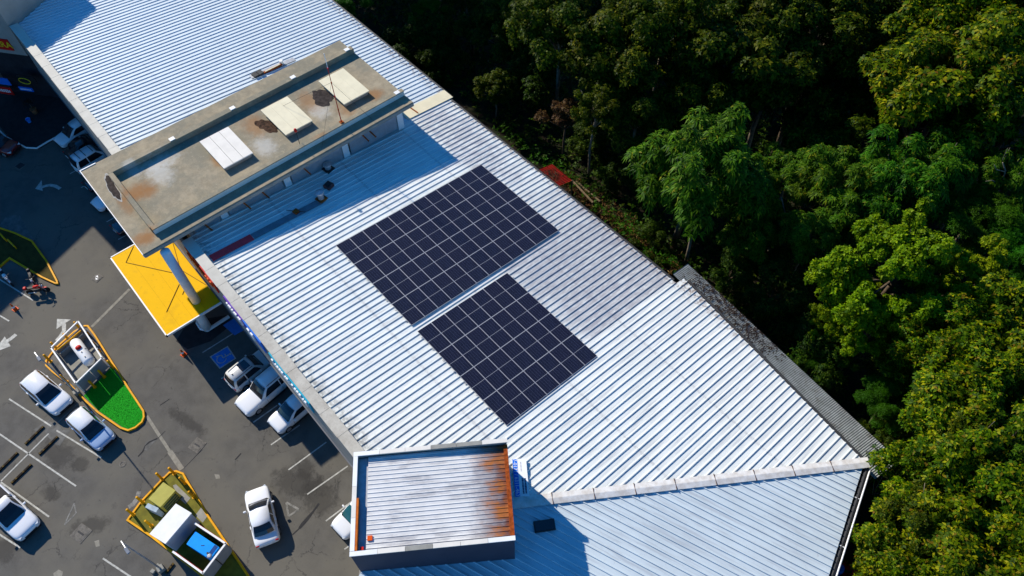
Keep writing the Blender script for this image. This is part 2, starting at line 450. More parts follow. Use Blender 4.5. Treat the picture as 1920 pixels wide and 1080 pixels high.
def paint(name, col, rough=0.22):
    m_ = mat(name, col, rough, var=0.02, scale=0.7, spec=0.5)
    b = m_.node_tree.nodes['Principled BSDF']
    b.inputs['Coat Weight'].default_value = 0.6
    b.inputs['Coat Roughness'].default_value = 0.05
    return m_
car_white = paint('car_white', (0.74, 0.74, 0.73))
car_silver = paint('car_silver', (0.60, 0.59, 0.55))
car_shade_blue = paint('car_white_shade_blue', (0.30, 0.40, 0.56))  # white car's blue shade, put into the body colour
car_black = paint('car_black', (0.012, 0.012, 0.014))
car_red = paint('car_dark_red', (0.16, 0.008, 0.008))
trim_black = mat('trim_black', (0.02, 0.02, 0.022), 0.5)
lamp_glass = mat('lamp_glass', (0.55, 0.58, 0.60), 0.15, spec=0.6)
tail_red = mat('tail_red', (0.45, 0.008, 0.008), 0.2, spec=0.6)
alloy = mat('wheel_alloy', (0.42, 0.43, 0.44), 0.35, 0.6)

def solar_mat():
    m_ = bpy.data.materials.new('solar_cells'); m_.use_nodes = True
    nt_ = m_.node_tree; b = nt_.nodes['Principled BSDF']
    tc = N(nt_, 'ShaderNodeTexCoord').outputs['Object']
    sep = N(nt_, 'ShaderNodeSeparateXYZ'); nt_.links.new(tc, sep.inputs[0])
    def line(sock, pitch, wid, off):
        q = math_n(nt_, 'MODULO', math_n(nt_, 'ADD', sock, off), pitch)
        return math_n(nt_, 'LESS_THAN', q, wid)
    lx = line(sep.outputs[0], 0.0905, 0.006, 9.05)
    ly = line(sep.outputs[1], 0.182, 0.009, 18.2)
    bb = line(sep.outputs[1], 0.0182, 0.0016, 18.2)
    nz = noise(nt_, tc, 1.3, 3.0)
    oi = N(nt_, 'ShaderNodeObjectInfo').outputs['Random']
    c = mix(nt_, ramp(nt_, nz, 0.3, 0.7), (0.0040, 0.0050, 0.014), (0.0060, 0.0080, 0.024))
    c = mix(nt_, math_n(nt_, 'MULTIPLY', oi, 0.6), c, (0.0065, 0.0060, 0.017))
    c = mix(nt_, math_n(nt_, 'MULTIPLY', lx, 0.30), c, (0.12, 0.14, 0.20))
    c = mix(nt_, math_n(nt_, 'MULTIPLY', ly, 0.55), c, (0.15, 0.16, 0.22))
    c = mix(nt_, math_n(nt_, 'MULTIPLY', bb, 0.25), c, (0.10, 0.11, 0.15))
    nt_.links.new(c, b.inputs['Base Color'])
    b.inputs['Roughness'].default_value = 0.25
    b.inputs['Specular IOR Level'].default_value = 0.17
    return m_
solar_cells = solar_mat()

def leaf_mat(name, cols, trans=0.36, rough=0.5):
    m_ = bpy.data.materials.new(name); m_.use_nodes = True
    nt_ = m_.node_tree; b = nt_.nodes['Principled BSDF']
    rnd = N(nt_, 'ShaderNodeNewGeometry').outputs['Random Per Island']
    cr = N(nt_, 'ShaderNodeValToRGB')
    nt_.links.new(rnd, cr.inputs[0])
    el = cr.color_ramp.elements
    while len(el) < len(cols): el.new(0.5)
    for i, (p, c) in enumerate(cols):
        el[i].position = p; el[i].color = (c[0], c[1], c[2], 1)
    pos = N(nt_, 'ShaderNodeNewGeometry').outputs['Position']
    nz = noise(nt_, pos, 0.45, 4.0, 0.65)
    oi = N(nt_, 'ShaderNodeObjectInfo').outputs['Random']
    h = N(nt_, 'ShaderNodeHueSaturation')
    nt_.links.new(cr.outputs[0], h.inputs['Color'])
    nt_.links.new(math_n(nt_, 'ADD', math_n(nt_, 'ADD', 0.450, math_n(nt_, 'MULTIPLY', noise(nt_, pos, 0.22, 2.0), 0.05)), math_n(nt_, 'MULTIPLY', oi, 0.032)), h.inputs['Hue'])
    nt_.links.new(math_n(nt_, 'ADD', 0.12, math_n(nt_, 'MULTIPLY', nz, 1.75)), h.inputs['Value'])
    nt_.links.new(h.outputs[0], b.inputs['Base Color'])
    b.inputs['Roughness'].default_value = rough
    b.inputs['Specular IOR Level'].default_value = 0.06
    tr = N(nt_, 'ShaderNodeBsdfTranslucent')
    nt_.links.new(h.outputs[0], tr.inputs['Color'])
    mx = N(nt_, 'ShaderNodeMixShader'); mx.inputs[0].default_value = trans
    nt_.links.new(b.outputs[0], mx.inputs[1]); nt_.links.new(tr.outputs[0], mx.inputs[2])
    nt_.links.new(mx.outputs[0], nt_.nodes['Material Output'].inputs['Surface'])
    return m_
LEAF = {
    'A': leaf_mat('leaf_broad_yellowing', [(0, (.010, .036, .001)), (.40, (.038, .092, .001)), (.70, (.092, .155, .001)), (.90, (.24, .26, .003)), (1, (.12, .07, .008))]),
    'B': leaf_mat('leaf_fresh_lime', [(0, (.040, .10, .001)), (.5, (.105, .185, .002)), (1, (.21, .29, .003))]),
    'C': leaf_mat('leaf_drooping_green', [(0, (.008, .045, .002)), (.5, (.027, .105, .003)), (.92, (.070, .18, .006)), (1, (.17, .19, .008))]),
    'D': leaf_mat('leaf_feathery_green', [(0, (.010, .065, .002)), (1, (.035, .13, .003))]),
    'E': leaf_mat('leaf_olive', [(0, (.008, .024, .001)), (.5, (.028, .056, .001)), (.85, (.075, .105, .002)), (1, (.13, .13, .006))]),
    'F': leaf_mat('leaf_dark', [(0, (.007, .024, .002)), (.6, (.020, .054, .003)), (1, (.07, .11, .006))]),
    'G': leaf_mat('leaf_dead_brown', [(0, (.022, .010, .006)), (.6, (.055, .024, .008)), (1, (.10, .06, .012))], 0.15),
}
bark = mat('bark', (0.13, 0.095, 0.062), 0.9, var=0.25, scale=3, bump=0.6, bscale=10, spec=0.1)
bark_pale = mat('bark_pale', (0.24, 0.20, 0.14), 0.9, var=0.25, scale=3, bump=0.4, bscale=10, spec=0.1)

# ------------------------------------------------------------------ ground
T0 = 0.0766591
def terrain(x, y):
    t = min(max((y - 21.0) / 22.0, 0), 1)
    # behind the mall the wooded bank falls away
    return -5.0 * t * t * (3 - 2 * t) + (0.5 * math.sin(x * .21 + 1) * math.cos(y * .27) * t)

mb = MB()
xs = np.concatenate([[-900, -500, -250], np.arange(-120, 141, 4.0), [260, 500, 900]])
ys = np.concatenate([[-900, -500, -250, -120], np.arange(-80, 17, 16.0), np.arange(17.5, 150, 3.0), [260, 500, 900]])
nx = len(xs)
mb.v = [(x, y, terrain(x, y) - 0.004) for y in ys for x in xs]
mb.f = [(j * nx + i, j * nx + i + 1, (j + 1) * nx + i + 1, (j + 1) * nx + i) for j in range(len(ys) - 1) for i in range(nx - 1)]
mb.mi = [0] * len(mb.f)
tag(mb.build('ground', soil, smooth=True), 'bare brown earth and litter of the wooded bank behind the mall', kind='structure')
mb = MB()
mb.quad((-110, -90, 0), (60, -90, 0), (60, -7.0, 0), (-110, -7.0, 0))
tag(mb.build('parking_lot', asphalt), 'worn grey asphalt of the car park in front of the mall', kind='structure')

PX = lambda lst, z=0.0: [tuple(g(x, y, z)[:2]) for x, y in lst]
def flat(name, poly, z, m_, label=None):
    b = MB()
    b.add([(p[0], p[1], z) for p in poly], [tuple(range(len(poly)))])
    o = b.build(name, m_)
    # face up
    if o.data.polygons[0].normal.z < 0: o.data.flip_normals()
    return tag(o, label, kind='structure')
def strip(name, p, q, w, z, m_, label=None):
    p, q = Vector(p[:2]), Vector(q[:2])
    d = (q - p).normalized(); n = Vector((-d.y, d.x)) * (w / 2)
    return flat(name, [p - n, q - n, q + n, p + n], z, m_, label)

# painted lines: each is a stripe on the asphalt
for (a, b, w, mm) in [((508, 834), (562, 797), .10, marking), ((541, 881), (612, 829), .10, marking), ((576, 927), (652, 874), .10, marking),
                  ((611, 977), (668, 934), .10, marking), ((646, 1030), (690, 997), .10, marking), ((475, 792), (520, 760), .10, marking),
                  ((415, 710), (440, 694), .10, marking), ((380, 661), (436, 626), .10, marking),
                  ((-40, 787), (142.6, 911.5), .11, marking), ((17, 748), (96, 799), .11, marking), ((106, 807), (190, 858), .11, marking),
                  ((91, 813), (-30, 934), .10, marking), ((0, 903), (92, 969), .11, marking), ((-20, 990), (38, 1027), .11, marking),
                  ((193, 1047), (270, 1098), .11, marking), ((-20, 580), (17, 602), .11, marking), ((-10, 518), (62, 563), .11, marking),
                  ((147, 756), (108, 793), .07, marking_worn),
                  ((243, 542), (172, 613), .24, marking_tan), ((275, 780), (318, 846), .22, marking_tan), ((318, 846), (341, 880), .36, marking_tan),
                  ((131, 326), (162, 309), .10, marking), ((152, 352), (184, 335), .10, marking), ((200, 416), (232, 399), .10, marking), ((222, 449), (254, 432), .10, marking)]:
    strip('parking_line' if mm is marking else 'pavement_joint', g(*a), g(*b), w, 0.008, mm)
# arrows
def arrow(pts, head, m_=marking):
    b = MB()
    q = [g(*p) for p in pts]
    L, Rr = [], []
    for i, p in enumerate(q):
        d = (q[min(i + 1, len(q) - 1)] - q[max(i - 1, 0)]).normalized()
        n = Vector((-d.y, d.x, 0)) * 0.16
        L.append(p + n); Rr.append(p - n)
    for i in range(len(q) - 1):
        b.quad(*[(v.x, v.y, 0.008) for v in (Rr[i], Rr[i + 1], L[i + 1], L[i])])
    if head:
        h = [g(*p) for p in head]
        b.add([(v.x, v.y, 0.0085) for v in h], [tuple(range(len(h)))])
    o = b.build('road_arrow', m_)
    for p in o.data.polygons:
        if p.normal.z < 0: p.flip()
    return tag(o, kind='structure')
arrow([(30, 627), (22, 634), (8, 643), (-4, 650)], [(9, 631), (-14, 662), (20, 649)])
arrow([(106, 639), (114, 630), (120, 620), (120, 609), (117, 603)], [(106, 617), (107, 598), (133, 599)])
arrow([(113, 354), (104, 349), (94, 347), (84, 349), (76, 352)], [(78, 338), (66, 354), (80, 358)])
arrow([(261, 921), (257, 935), (250, 945), (241, 951)], None, marking_worn)
def outline(pts, w, m_):
    for i in range(len(pts)):
        strip('road_arrow', g(*pts[i]), g(*pts[(i + 1) % len(pts)]), w, 0.008 + 0.0006 * i, m_)
outline([(139, 944), (121, 984), (143, 962)], .09, marking_worn)
outline([(537, 942), (560, 955), (541, 968)], .14, marking_worn)
# the blue accessible bay with its white wheelchair symbol
q = PX([(393, 669), (427, 648.5), (443, 672), (412, 692)])
flat('accessible_bay', q, 0.007, marking, 'white bordered blue accessible parking square')
ctr = Vector((sum(p[0] for p in q) / 4, sum(p[1] for p in q) / 4))
flat('accessible_bay', [ctr + (Vector(p) - ctr) * .88 for p in q], 0.011, blue_paint)
b = MB()
ux = (Vector(q[1]) - Vector(q[0])).normalized(); uy = (Vector(q[1]) - Vector(q[2])).normalized()
def W2(x, y): 
    p = ctr + uy * x + ux * y
    return (p.x, p.y, 0.015)
def seg(p, q_, w):
    p, q_ = Vector(p), Vector(q_); d = (q_ - p).normalized(); n = Vector((-d.y, d.x)) * w / 2
    b.add([W2(*(p - n)), W2(*(q_ - n)), W2(*(q_ + n)), W2(*(p + n))], [(0, 1, 2, 3)])
b.add([W2(-.05 + .10 * math.cos(t), .56 + .10 * math.sin(t)) for t in np.linspace(0, 2 * math.pi, 11)[:-1]], [tuple(range(10))])
seg((-.05, .44), (-.05, -.02), .09); seg((-.05, .22), (.22, .22), .08); seg((-.05, -.02), (.28, -.02), .09); seg((.28, -.02), (.40, -.42), .09)
ar = [(-.05 + .36 * math.cos(t), -.18 + .36 * math.sin(t)) for t in np.linspace(R(110), R(340), 12)]
for i in range(11): seg(ar[i], ar[i + 1], .06)
tag(b.build('wheelchair_symbol', marking), kind='structure')
flat('accessible_ramp', PX([(418, 610), (443, 594), (470, 612), (440, 629)]), 0.007, blue_paint, 'blue painted access strip beside the accessible bay')
# darker and paler pavement
flat('pavement_patch', PX([(88, 789), (97, 783), (84, 806), (66, 805), (90, 783)][:2] + [(75, 813), (62, 806)]), 0.006, pave_patch)
flat('pavement_patch', PX([(84, 800), (92, 790), (112, 797), (120, 813), (111, 828), (98, 827), (86, 816)]), 0.0065, pave_patch)
flat('pavement_patch', PX([(118, 806), (133, 806), (112, 836), (100, 832)]), 0.006, pave_patch)
flat('pavement_patch', PX([(0, 421), (10, 408), (25, 403), (37, 404), (52, 430), (64, 450), (58, 455), (-6, 432)]), 0.006, pave_patch)
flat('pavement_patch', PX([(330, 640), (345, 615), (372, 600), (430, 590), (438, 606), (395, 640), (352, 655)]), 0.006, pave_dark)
flat('pavement_patch', PX([(268, 842), (274, 828), (286, 824), (293, 826), (283, 836), (277, 846)]), 0.006, pave_patch)
flat('pavement_patch', PX([(177, 1015), (186, 1012), (187, 1024), (180, 1026)]), 0.006, marking_tan)
flat('pavement_patch', PX([(100, 1075), (110, 1068), (118, 1072), (116, 1084), (102, 1086)]), 0.006, marking_tan)
flat('pavement_patch', PX([(402, 889), (411, 890), (413, 897), (405, 898)]), 0.006, marking_tan)
def crack(pts, w=.06):
    b_ = MB(); q_ = [g(*p) for p in pts]; rr = random.Random(len(pts) * 7 + int(pts[0][0]))
    L = []
    for i, p in enumerate(q_):
        d = (q_[min(i + 1, len(q_) - 1)] - q_[max(i - 1, 0)]).normalized()
        n = Vector((-d.y, d.x, 0)) * w * rr.uniform(.4, 1.2); L.append((p + n, p - n))
    for i in range(len(L) - 1):
        b_.quad(*[(v.x, v.y, 0.0095) for v in (L[i][1], L[i + 1][1], L[i + 1][0], L[i][0])])
    o = b_.build('asphalt_crack', pave_dark)
    for p in o.data.polygons:
        if p.normal.z < 0: p.flip()
    tag(o, kind='structure')
crack([(259, 856), (268, 846), (272, 836), (280, 829), (295, 822)], .07)
crack([(296, 822), (310, 808)], .03)
crack([(561, 991), (568, 982), (577, 972), (588, 958), (598, 944)], .11)
crack([(548, 1003), (561, 991)], .04)
crack([(441, 862), (452, 850)], .04); crack([(300, 760), (318, 748)], .05); crack([(505, 1060), (512, 1054)], .06)
crack([(345, 878), (372, 850), (380, 843)], .02)
# manholes and drain covers
for (c, s_, a, m_, lab) in [((152, 1000), 1.05, .33, manhole_m, 'large square concrete manhole cover near the olive island'), ((370, 835), .95, .33, manhole_m, 'square concrete manhole cover in the open driving lane'),
                       ((182, 521), .75, .3, manhole_m, 'pale plated manhole cover between the kerb tip and yellow canopy'), ((38, 311), .8, .3, manhole_m, 'dark manhole cover in the shaded far end of the lot')]:
    p = g(*c)
    t = thing('manhole_cover', lab, 'manhole cover', (p.x, p.y, 0))
    MB().box((0, 0, .012), (s_, s_, .024), a).build('frame', m_, t, local=True)
    MB().box((0, 0, .030), (s_ * .8, s_ * .8, .012), a).build('lid', iron if c[0] in (38,) else (m_), t, local=True)
    if c[0] == 182: MB().box((0, 0, .038), (s_ * .55, s_ * .28, .008), a - .6).build('cover_plate', white_paint, t, local=True)
    MB().box((0, 0, .040), (s_ * .5, s_ * .12, .008), a).build('handle_bar', iron, t, local=True)
p = g(230, 870)
t = thing('drain_ring', 'small round drain ring on the asphalt beside the white car with shade blue painted body', 'drain', (p.x, p.y, 0))
MB().lathe([(.24, 0), (.24, .02), (.15, .025), (.14, .006)], n=16).build('ring', manhole_m, t, local=True)

# raised islands with yellow kerbs ---------------------------------------------------------
def island(pts, fill, lab_fill, kerb_lab, name_fill, w=.30, h=.16):
    poly = PX(pts)
    n = len(poly)
    ar = sum(poly[i][0] * poly[(i + 1) % n][1] - poly[(i + 1) % n][0] * poly[i][1] for i in range(n))
    if ar < 0: poly = poly[::-1]
    P = [Vector(p) for p in poly]
    def inset(d):
        out = []
        for i in range(n):
            a, b_, c = P[i - 1], P[i], P[(i + 1) % n]
            n1 = Vector((-(b_ - a).y, (b_ - a).x)).normalized(); n2 = Vector((-(c - b_).y, (c - b_).x)).normalized()
            k = (n1 + n2); k = k / max(.35, k.length_squared) * 2
            out.append(b_ + k * (d / 2) * 1.0)
        return out
    prof = [(0, 0), (.0, h * .75), (w * .1, h), (w * .9, h), (w, h * .75), (w, .02)]
    b_ = MB(); rings = []
    for d, z in prof:
        rings.append([(p.x, p.y, z) for p in inset(d)])
    for k in range(len(rings) - 1):
        for i in range(n):
            j = (i + 1) % n
            b_.quad(rings[k][i], rings[k][j], rings[k + 1][j], rings[k + 1][i])
    tag(b_.build('kerb', kerb_yellow), kerb_lab, kind='structure')
    ins = inset(w)
    flat(name_fill, ins, .09, fill, lab_fill)
    return ins
I1 = [(160, 611), (167, 611), (180, 628), (220, 691), (245, 730), (272, 771), (273, 783), (269, 793), (256, 804), (241, 810), (226, 805), (184, 776), (158, 752), (133, 726), (98, 699), (86, 687), (86, 678), (94, 667), (105, 653), (140, 622)]
island(I1, pave_patch, 'pale concrete base of the gas tank island', 'yellow kerb around the gas tank island', 'island_base')
I2 = [(237.5, 977), (265, 940), (304, 899), (318, 885.5), (332, 882.5), (346, 888), (352, 899), (392, 966), (436, 1031), (470, 1082), (500, 1130), (440, 1140), (400, 1098), (340, 1052), (283, 1008)]
island(I2, olive_paint, 'olive green painted top of the generator island', 'yellow kerb around the generator island', 'island_base')
I3 = [(-80, 420), (-40, 414), (0, 427), (30, 437), (62, 452), (90, 490), (110, 528), (111, 534), (104, 534), (78, 522), (19, 487), (0, 503), (-60, 545)]
island(I3, mat('island_olive_shade', (.075, .056, .012), .85, var=.2, scale=2), 'olive top of the arrow shaped island, colour darkened for shade', 'yellow kerb around the arrow shaped island', 'island_base')  # darker copy of the olive fill, shade put into its colour
# artificial turf on the tank island
tp = PX([(157, 742), (208, 690), (214, 694), (243, 735), (268, 774), (269, 783), (264, 792), (254, 799), (241, 804), (230, 801), (186, 771)], .1)
flat('artificial_turf', tp, .104, turf_green, 'bright green artificial turf on the rounded end of the tank island')
rng = np.random.default_rng(5)
b = MB(); tpv = [Vector(p) for p in tp]
xs_, ys_ = [p[0] for p in tp], [p[1] for p in tp]
def inside(x, y, poly):
    c = False; j = len(poly) - 1
    for i in range(len(poly)):
        if (poly[i][1] > y) != (poly[j][1] > y) and x < (poly[j][0] - poly[i][0]) * (y - poly[i][1]) / (poly[j][1] - poly[i][1]) + poly[i][0]: c = not c
        j = i
    return c
k = 0
while k < 5000:
    x, y = rng.uniform(min(xs_), max(xs_)), rng.uniform(min(ys_), max(ys_))
    if not inside(x, y, tp): continue
    a = rng.uniform(0, 6.28); h = rng.uniform(.012, .03); dx, dy = .02 * math.cos(a), .02 * math.sin(a)
    b.add([(x - dx, y - dy, .104), (x + dx, y + dy, .104), (x + rng.normal(0, .02), y + rng.normal(0, .02), .104 + h)], [(0, 1, 2)]); k += 1
tag(b.build('turf_blades', turf_green), 'short blades of bright green artificial turf', kind='stuff')

# ------------------------------------------------------------------ shopping centre
mall = thing('shopping_centre', 'long low mall with white ribbed metal roof between car park and trees', 'building', (0, 0, 0))
def zmain(x, y): return 7.88 - T0 * y
def zlow_s(s): return 8.09 - 0.0780 * (s - 20.52)
LOWA = R(21.5)
def st(x, y): return x * math.cos(LOWA) + y * math.sin(LOWA), -x * math.sin(LOWA) + y * math.cos(LOWA)
def xy(s, t): return rot(s, t, LOWA)

HIP = lambda x: -2.75 + (x - 23.14) * 1.512
def vmin(x):
    lo = -7.62
    if x > 19.9: lo = max(lo, HIP(x))
    if x < -40.5: lo = max(lo, -8.2 + (-40.5 - x) * 1.38)
    return lo
def vmax(x):
    if x < -8.3: return 17.3
    if x < 18.25: return 17.0
    return 17.76 - (x - 18.3) * 0.138
# ribbed sheets of the main roof: one sheet per rib
PITCH = 0.4812
PROF = [(0, 0), (.30, 0), (.335, .062), (.395, .062), (.43, 0), (PITCH, 0)]
share = {}
x0 = -44.6 - ((-44.6) % PITCH)
i = 0
while True:
    xa = x0 + i * PITCH; i += 1
    if xa > 35.4: break
    key = (round(vmin(xa), 3), round(vmin(xa + PITCH), 3), round(vmax(xa), 3), round(vmax(xa + PITCH), 3))
    if key not in share:
        b = MB(); vs_ = []
        for dx, dh in PROF:
            lo, hi = vmin(xa + dx), vmax(xa + dx)
            if hi < lo + .05: lo = hi - .05
            for y in (lo, hi): vs_.append((dx, y, zmain(0, y) + dh))
        b.add(vs_, [(2 * k, 2 * k + 2, 2 * k + 3, 2 * k + 1) for k in range(len(PROF) - 1)])
        share[key] = b.mesh('roof_sheet', roof_white)
    link_mesh('roof_sheet', share[key], mall, (xa, 0, 0))
# the lower wing's sheets run 21 degrees off, down from the hip
PROF2 = [(0, 0), (.31, 0), (.335, .058), (.385, .058), (.405, 0), (.4264, 0)]
i = 0
while True:
    ta = -27.0 + i * .4264; i += 1
    if ta > 1.1: break
    b = MB(); vs_ = []
    for dt, dh in PROF2:
        t_ = ta + dt
        lo = max(14.7, 20.52 + (t_ + 11.04) * 1.427); hi = 38.3 + (t_ - 1.455) * .0396
        if hi < lo + .05: lo = hi - .05
        for s_ in (lo, hi):
            x, y = xy(s_, t_); vs_.append((x, y, zlow_s(s_) + dh))
    b.add(vs_, [(2 * k, 2 * k + 2, 2 * k + 3, 2 * k + 1) for k in range(len(PROF2) - 1)])
    b.build('roof_sheet', roof_pale, mall)
# white caps over the hip
cap_m = mat('cap_metal', (0.68, 0.665, 0.62), .6, var=.16, scale=2.5, col2=(.52, .48, .42))
hs_ = Vector((22.9, -3.1)); he_ = Vector((35.3, 15.63)); nseg = 9
hd = (he_ - hs_); hl = hd.length; hd.normalize(); hn = Vector((-hd.y, hd.x))
for k in range(nseg):
    a = hs_ + hd * (hl * k / nseg + .015); c = hs_ + hd * (hl * (k + 1) / nseg - .015)
    b = MB(); rows = []
    dz = .012 * (k % 2)
    for w, h in ((-.34, .05), (-.33, .085), (-.02, .135), (.02, .135), (.33, .085), (.34, .05)):
        r_ = []
        for p in (a, c):
            q = p + hn * w
            r_.append((q.x, q.y, (zmain(p.x, p.y)) + h + dz))
        rows.append(r_)
    for r1, r2 in zip(rows, rows[1:]): b.quad(r1[0], r1[1], r2[1], r2[0])
    o = b.build('ridge_cap', cap_m, mall)
    for p_ in o.data.polygons:
        if p_.normal.z < 0: p_.flip()
    # dark overlap at the joint
    if k: 
        q = hs_ + hd * (hl * k / nseg)
        MB().box((q.x, q.y, zmain(q.x, q.y) + .095), (.035, .70, .10), math.atan2(hd.y, hd.x)).build('cap_joint', mat('joint_brown', (.16, .085, .05), .9, var=.3, scale=5), mall)

# walls under the roof
body = [(-44.5, -7.3), (14.8, -7.3), (21.1, -12.6), (23.8, -19.6), (43.5, -11.5), (37.3, 8.0), (34.8, 15.2), (18.4, 17.4), (18.1, 16.7), (-44.5, 16.7)]
MB().prism(body, 0, lambda x, y: min(zmain(x, y), zlow_s(st(x, y)[0]) if x > 20 else 99) - .25).build('wall', render_grey, mall)
# front fascia panels and coping
FZ0, FZ1, FV = 4.3, 8.92, -8.38
xs_ = [-40.3, -34.5, -28.7, -22.9, -17.4, -6.9, -1.6, 3.8, 9.2, 15.2]
for a, c in zip(xs_, xs_[1:]):
    if a == -17.4:
        MB().box(((a + c) / 2, FV + .11, (FZ0 + 8.4) / 2), (c - a - .012, .22, 8.4 - FZ0)).build('fascia_panel', render_grey, mall); continue
    MB().box(((a + c) / 2, FV + .11, (FZ0 + FZ1) / 2), (c - a - .012, .22, FZ1 - FZ0)).build('fascia_panel', render_grey, mall, bevel=.01)
    n_ = 3
    for k in range(n_):
        w = (c - a) / n_
        MB().box((a + w * (k + .5), -8.06, FZ1 + .035), (w - .014, .80 - .05 * ((k + int(a)) % 2), .07)).build('coping_panel', coping_m, mall, bevel=.01)
    MB().box(((a + c) / 2, -7.78, 8.66), (c - a - .02, .18, .5)).build('parapet_upstand', coping_m, mall)
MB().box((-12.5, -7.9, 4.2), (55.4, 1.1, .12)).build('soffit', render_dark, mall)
# thin zigzag crack lines are wear on the coping; lights under the fascia
# wide flashing where the roof steps by the tower
MB().add([(-9.4, 12.5, zmain(0, 12.5) + .085), (-8.15, 12.5, zmain(0, 12.5) + .085), (-8.15, 17.36, zmain(0, 17.36) + .085), (-9.4, 17.36, zmain(0, 17.36) + .085),
          (-9.4, 12.5, zmain(0, 12.5) + .02), (-8.15, 12.5, zmain(0, 12.5) + .02), (-8.15, 17.36, zmain(0, 17.36) + .02), (-9.4, 17.36, zmain(0, 17.36) + .02)],
         [(0, 1, 2, 3), (1, 5, 6, 2), (0, 3, 7, 4), (3, 2, 6, 7), (0, 4, 5, 1)]).build('roof_flashing', cream, mall)
# gutters along the back eaves
def gutter(p, q, m_=iron, r=.11):
    MB().tube([p, q], r, 8).build('gutter', m_, mall)
gutter((-45, 17.42, 6.47), (-8.5, 17.42, 6.47)); gutter((-8.1, 17.12, 6.5), (17.9, 17.12, 6.5)); gutter((18.6, 17.92, 6.42), (35.35, 15.56, 6.58))
gutter((35.35, 15.5, 6.55), (41.6, -3.0, 6.5), iron, .13)
MB().tube([(35.62, 15.3, 6.62), (38.05, 8.2, 6.62), (41.9, -2.9, 6.6)], .05, 8).build('eave_pipe', white_paint, mall)
for k in range(5):
    f_ = .12 + k * .17
    p = Vector((35.4, 15.4, 6.63)).lerp(Vector((41.7, -2.95, 6.61)), f_)
    MB().box((p.x, p.y, p.z), (.40, .05, .05), R(22)).build('pipe_bracket', white_paint, mall)
# red and blue sheet lying between ribs beside the tower, a narrow flashing strip
def lie(name, x, ya, yb, w, m_, dh=.075):
    b_ = MB(); h = .02
    vs_ = [(x - w / 2, ya, zmain(0, ya) + dh), (x + w / 2, ya, zmain(0, ya) + dh), (x + w / 2, yb, zmain(0, yb) + dh), (x - w / 2, yb, zmain(0, yb) + dh)]
    vs_ += [(v[0], v[1], v[2] - .05) for v in vs_]
    b_.add(vs_, [(0, 1, 2, 3), (0, 4, 5, 1), (1, 5, 6, 2), (2, 6, 7, 3), (3, 7, 4, 0)])
    return b_.build(name, m_, mall)
lie('roof_flashing', -4.55, -7.5, -4.25, .62, mat('red_strip', (.95, .06, .07), .8, var=.08), .085)
lie('roof_flashing', -4.55, -4.2, 1.6, .55, mat('flashing_grey', (.20, .22, .24), .7, var=.12, scale=2), .08)
lie('roof_flashing', -21.2, 5.0, 9.4, .5, steel, .08)
# little orange rust brackets on the flashing
MB().box((-8.75, 13.6, zmain(0, 13.6) + .12), (.9, .10, .05), 0.1).build('rusty_strap', rust_metal, mall)
MB().box((-9.9, 13.9, zmain(0, 13.9) + .12), (.6, .08, .05), 0.1).build('rusty_strap', rust_metal, mall)

# shop-front walls of the far wing, mirrored corner tower and an unseen tall block added for its shadow ------------
wing = thing('wing_tower', 'boxy grey corner block with shop signs at the shaded far end of the mall', 'building', (-44.7, -11.85, 0))
wp = [(-40.35, -8.5), (-45.3, -1.55), (-49.9, -4.8), (-44.7, -11.85)]
MB().prism(wp, 5.7, 11.6).build('upper_wall', render_grey, wing)
wc = [((a[0] + b_[0]) / 2, (a[1] + b_[1]) / 2) for a, b_ in zip(wp, wp[1:] + wp[:1])]
MB().prism([(-40.9, -8.1), (-45.3, -1.8), (-49.5, -4.8), (-45.1, -11.3)], 0, 5.7).build('lower_wall', mat('shop_front_shade', (.035, .035, .04), .6, var=.2, scale=1), wing)  # near-black colour stands in for the shaded recess below the upper wall
for a, b_ in zip(wp, wp[1:] + wp[:1]):
    dv = Vector(b_) - Vector(a); an = math.atan2(dv.y, dv.x)
    MB().box(((a[0] + b_[0]) / 2, (a[1] + b_[1]) / 2, 11.64), (dv.length - .34, .34, .09), an).build('coping_panel', white_paint, wing)
wd = (Vector(wp[3]) - Vector(wp[0])).normalized(); wn = Vector((-wd.y, wd.x)); 
if wn.y > 0: wn = -wn
wa = math.atan2(-wd.y, -wd.x)
def onwall(px, py, off=.0):
    """where the view through a pixel meets the wing wall"""
    d = RX * ((px - 960) / FPX) + DN * ((py - 540) / FPX) + FW
    n3 = Vector((wn.x, wn.y, 0)); p0 = Vector((wp[0][0], wp[0][1], 0)) + n3 * off
    t = (p0 - CP).dot(n3) / d.dot(n3)
    return CP + d * t
def wall_sign(name, label, px0, px1, off, mback, txt=None, mt=None, size=.6, group=None, sl=None):
    a, c = onwall(*px0, off), onwall(*px1, off)
    ctr_ = (a + c) / 2; wdt = abs((c - a).dot(Vector((wd.x, wd.y, 0)))); hgt = abs(c.z - a.z)
    t_ = thing(name, label, 'sign', ctr_)
    MB().box((0, 0, 0), (wdt, .08, hgt), wa).build('board', mback, t_, local=True)
    if txt:
        o = link_mesh('lettering', text_mesh('lettering', txt, size, mt, .01), t_)
        o.rotation_euler = (R(90), 0, wa); n3 = wn * .055; o.location = (n3.x, n3.y, 0)
    if sl:
        rr = random.Random(3)
        for k in range(sl):
            h = hgt * rr.uniform(.3, .5); off2 = (k - (sl - 1) / 2) * wdt * .8 / sl
            dv_ = Vector((-wd.x, -wd.y)) * off2 + wn * .05
            MB().box((dv_.x, dv_.y, 0), (wdt * .45 / sl, .02, h), wa).build('letter_block', mt, t_, local=True)
    return t_
wall_sign('shop_sign', 'red and yellow shop sign on the grey wall of the corner block', (-22, 70), (27, 95), .06, sign_red, 'ERRA', sign_yellow, .95)
wall_sign('shop_sign', 'dim blue shop window sign above the dark red one', (-8, 145), (22, 160), .5, sign_blue)
wall_sign('shop_sign', 'dark red shop window sign with pale letters', (-8, 161), (28, 178), .5, sign_red, None, letters_white, sl=6)
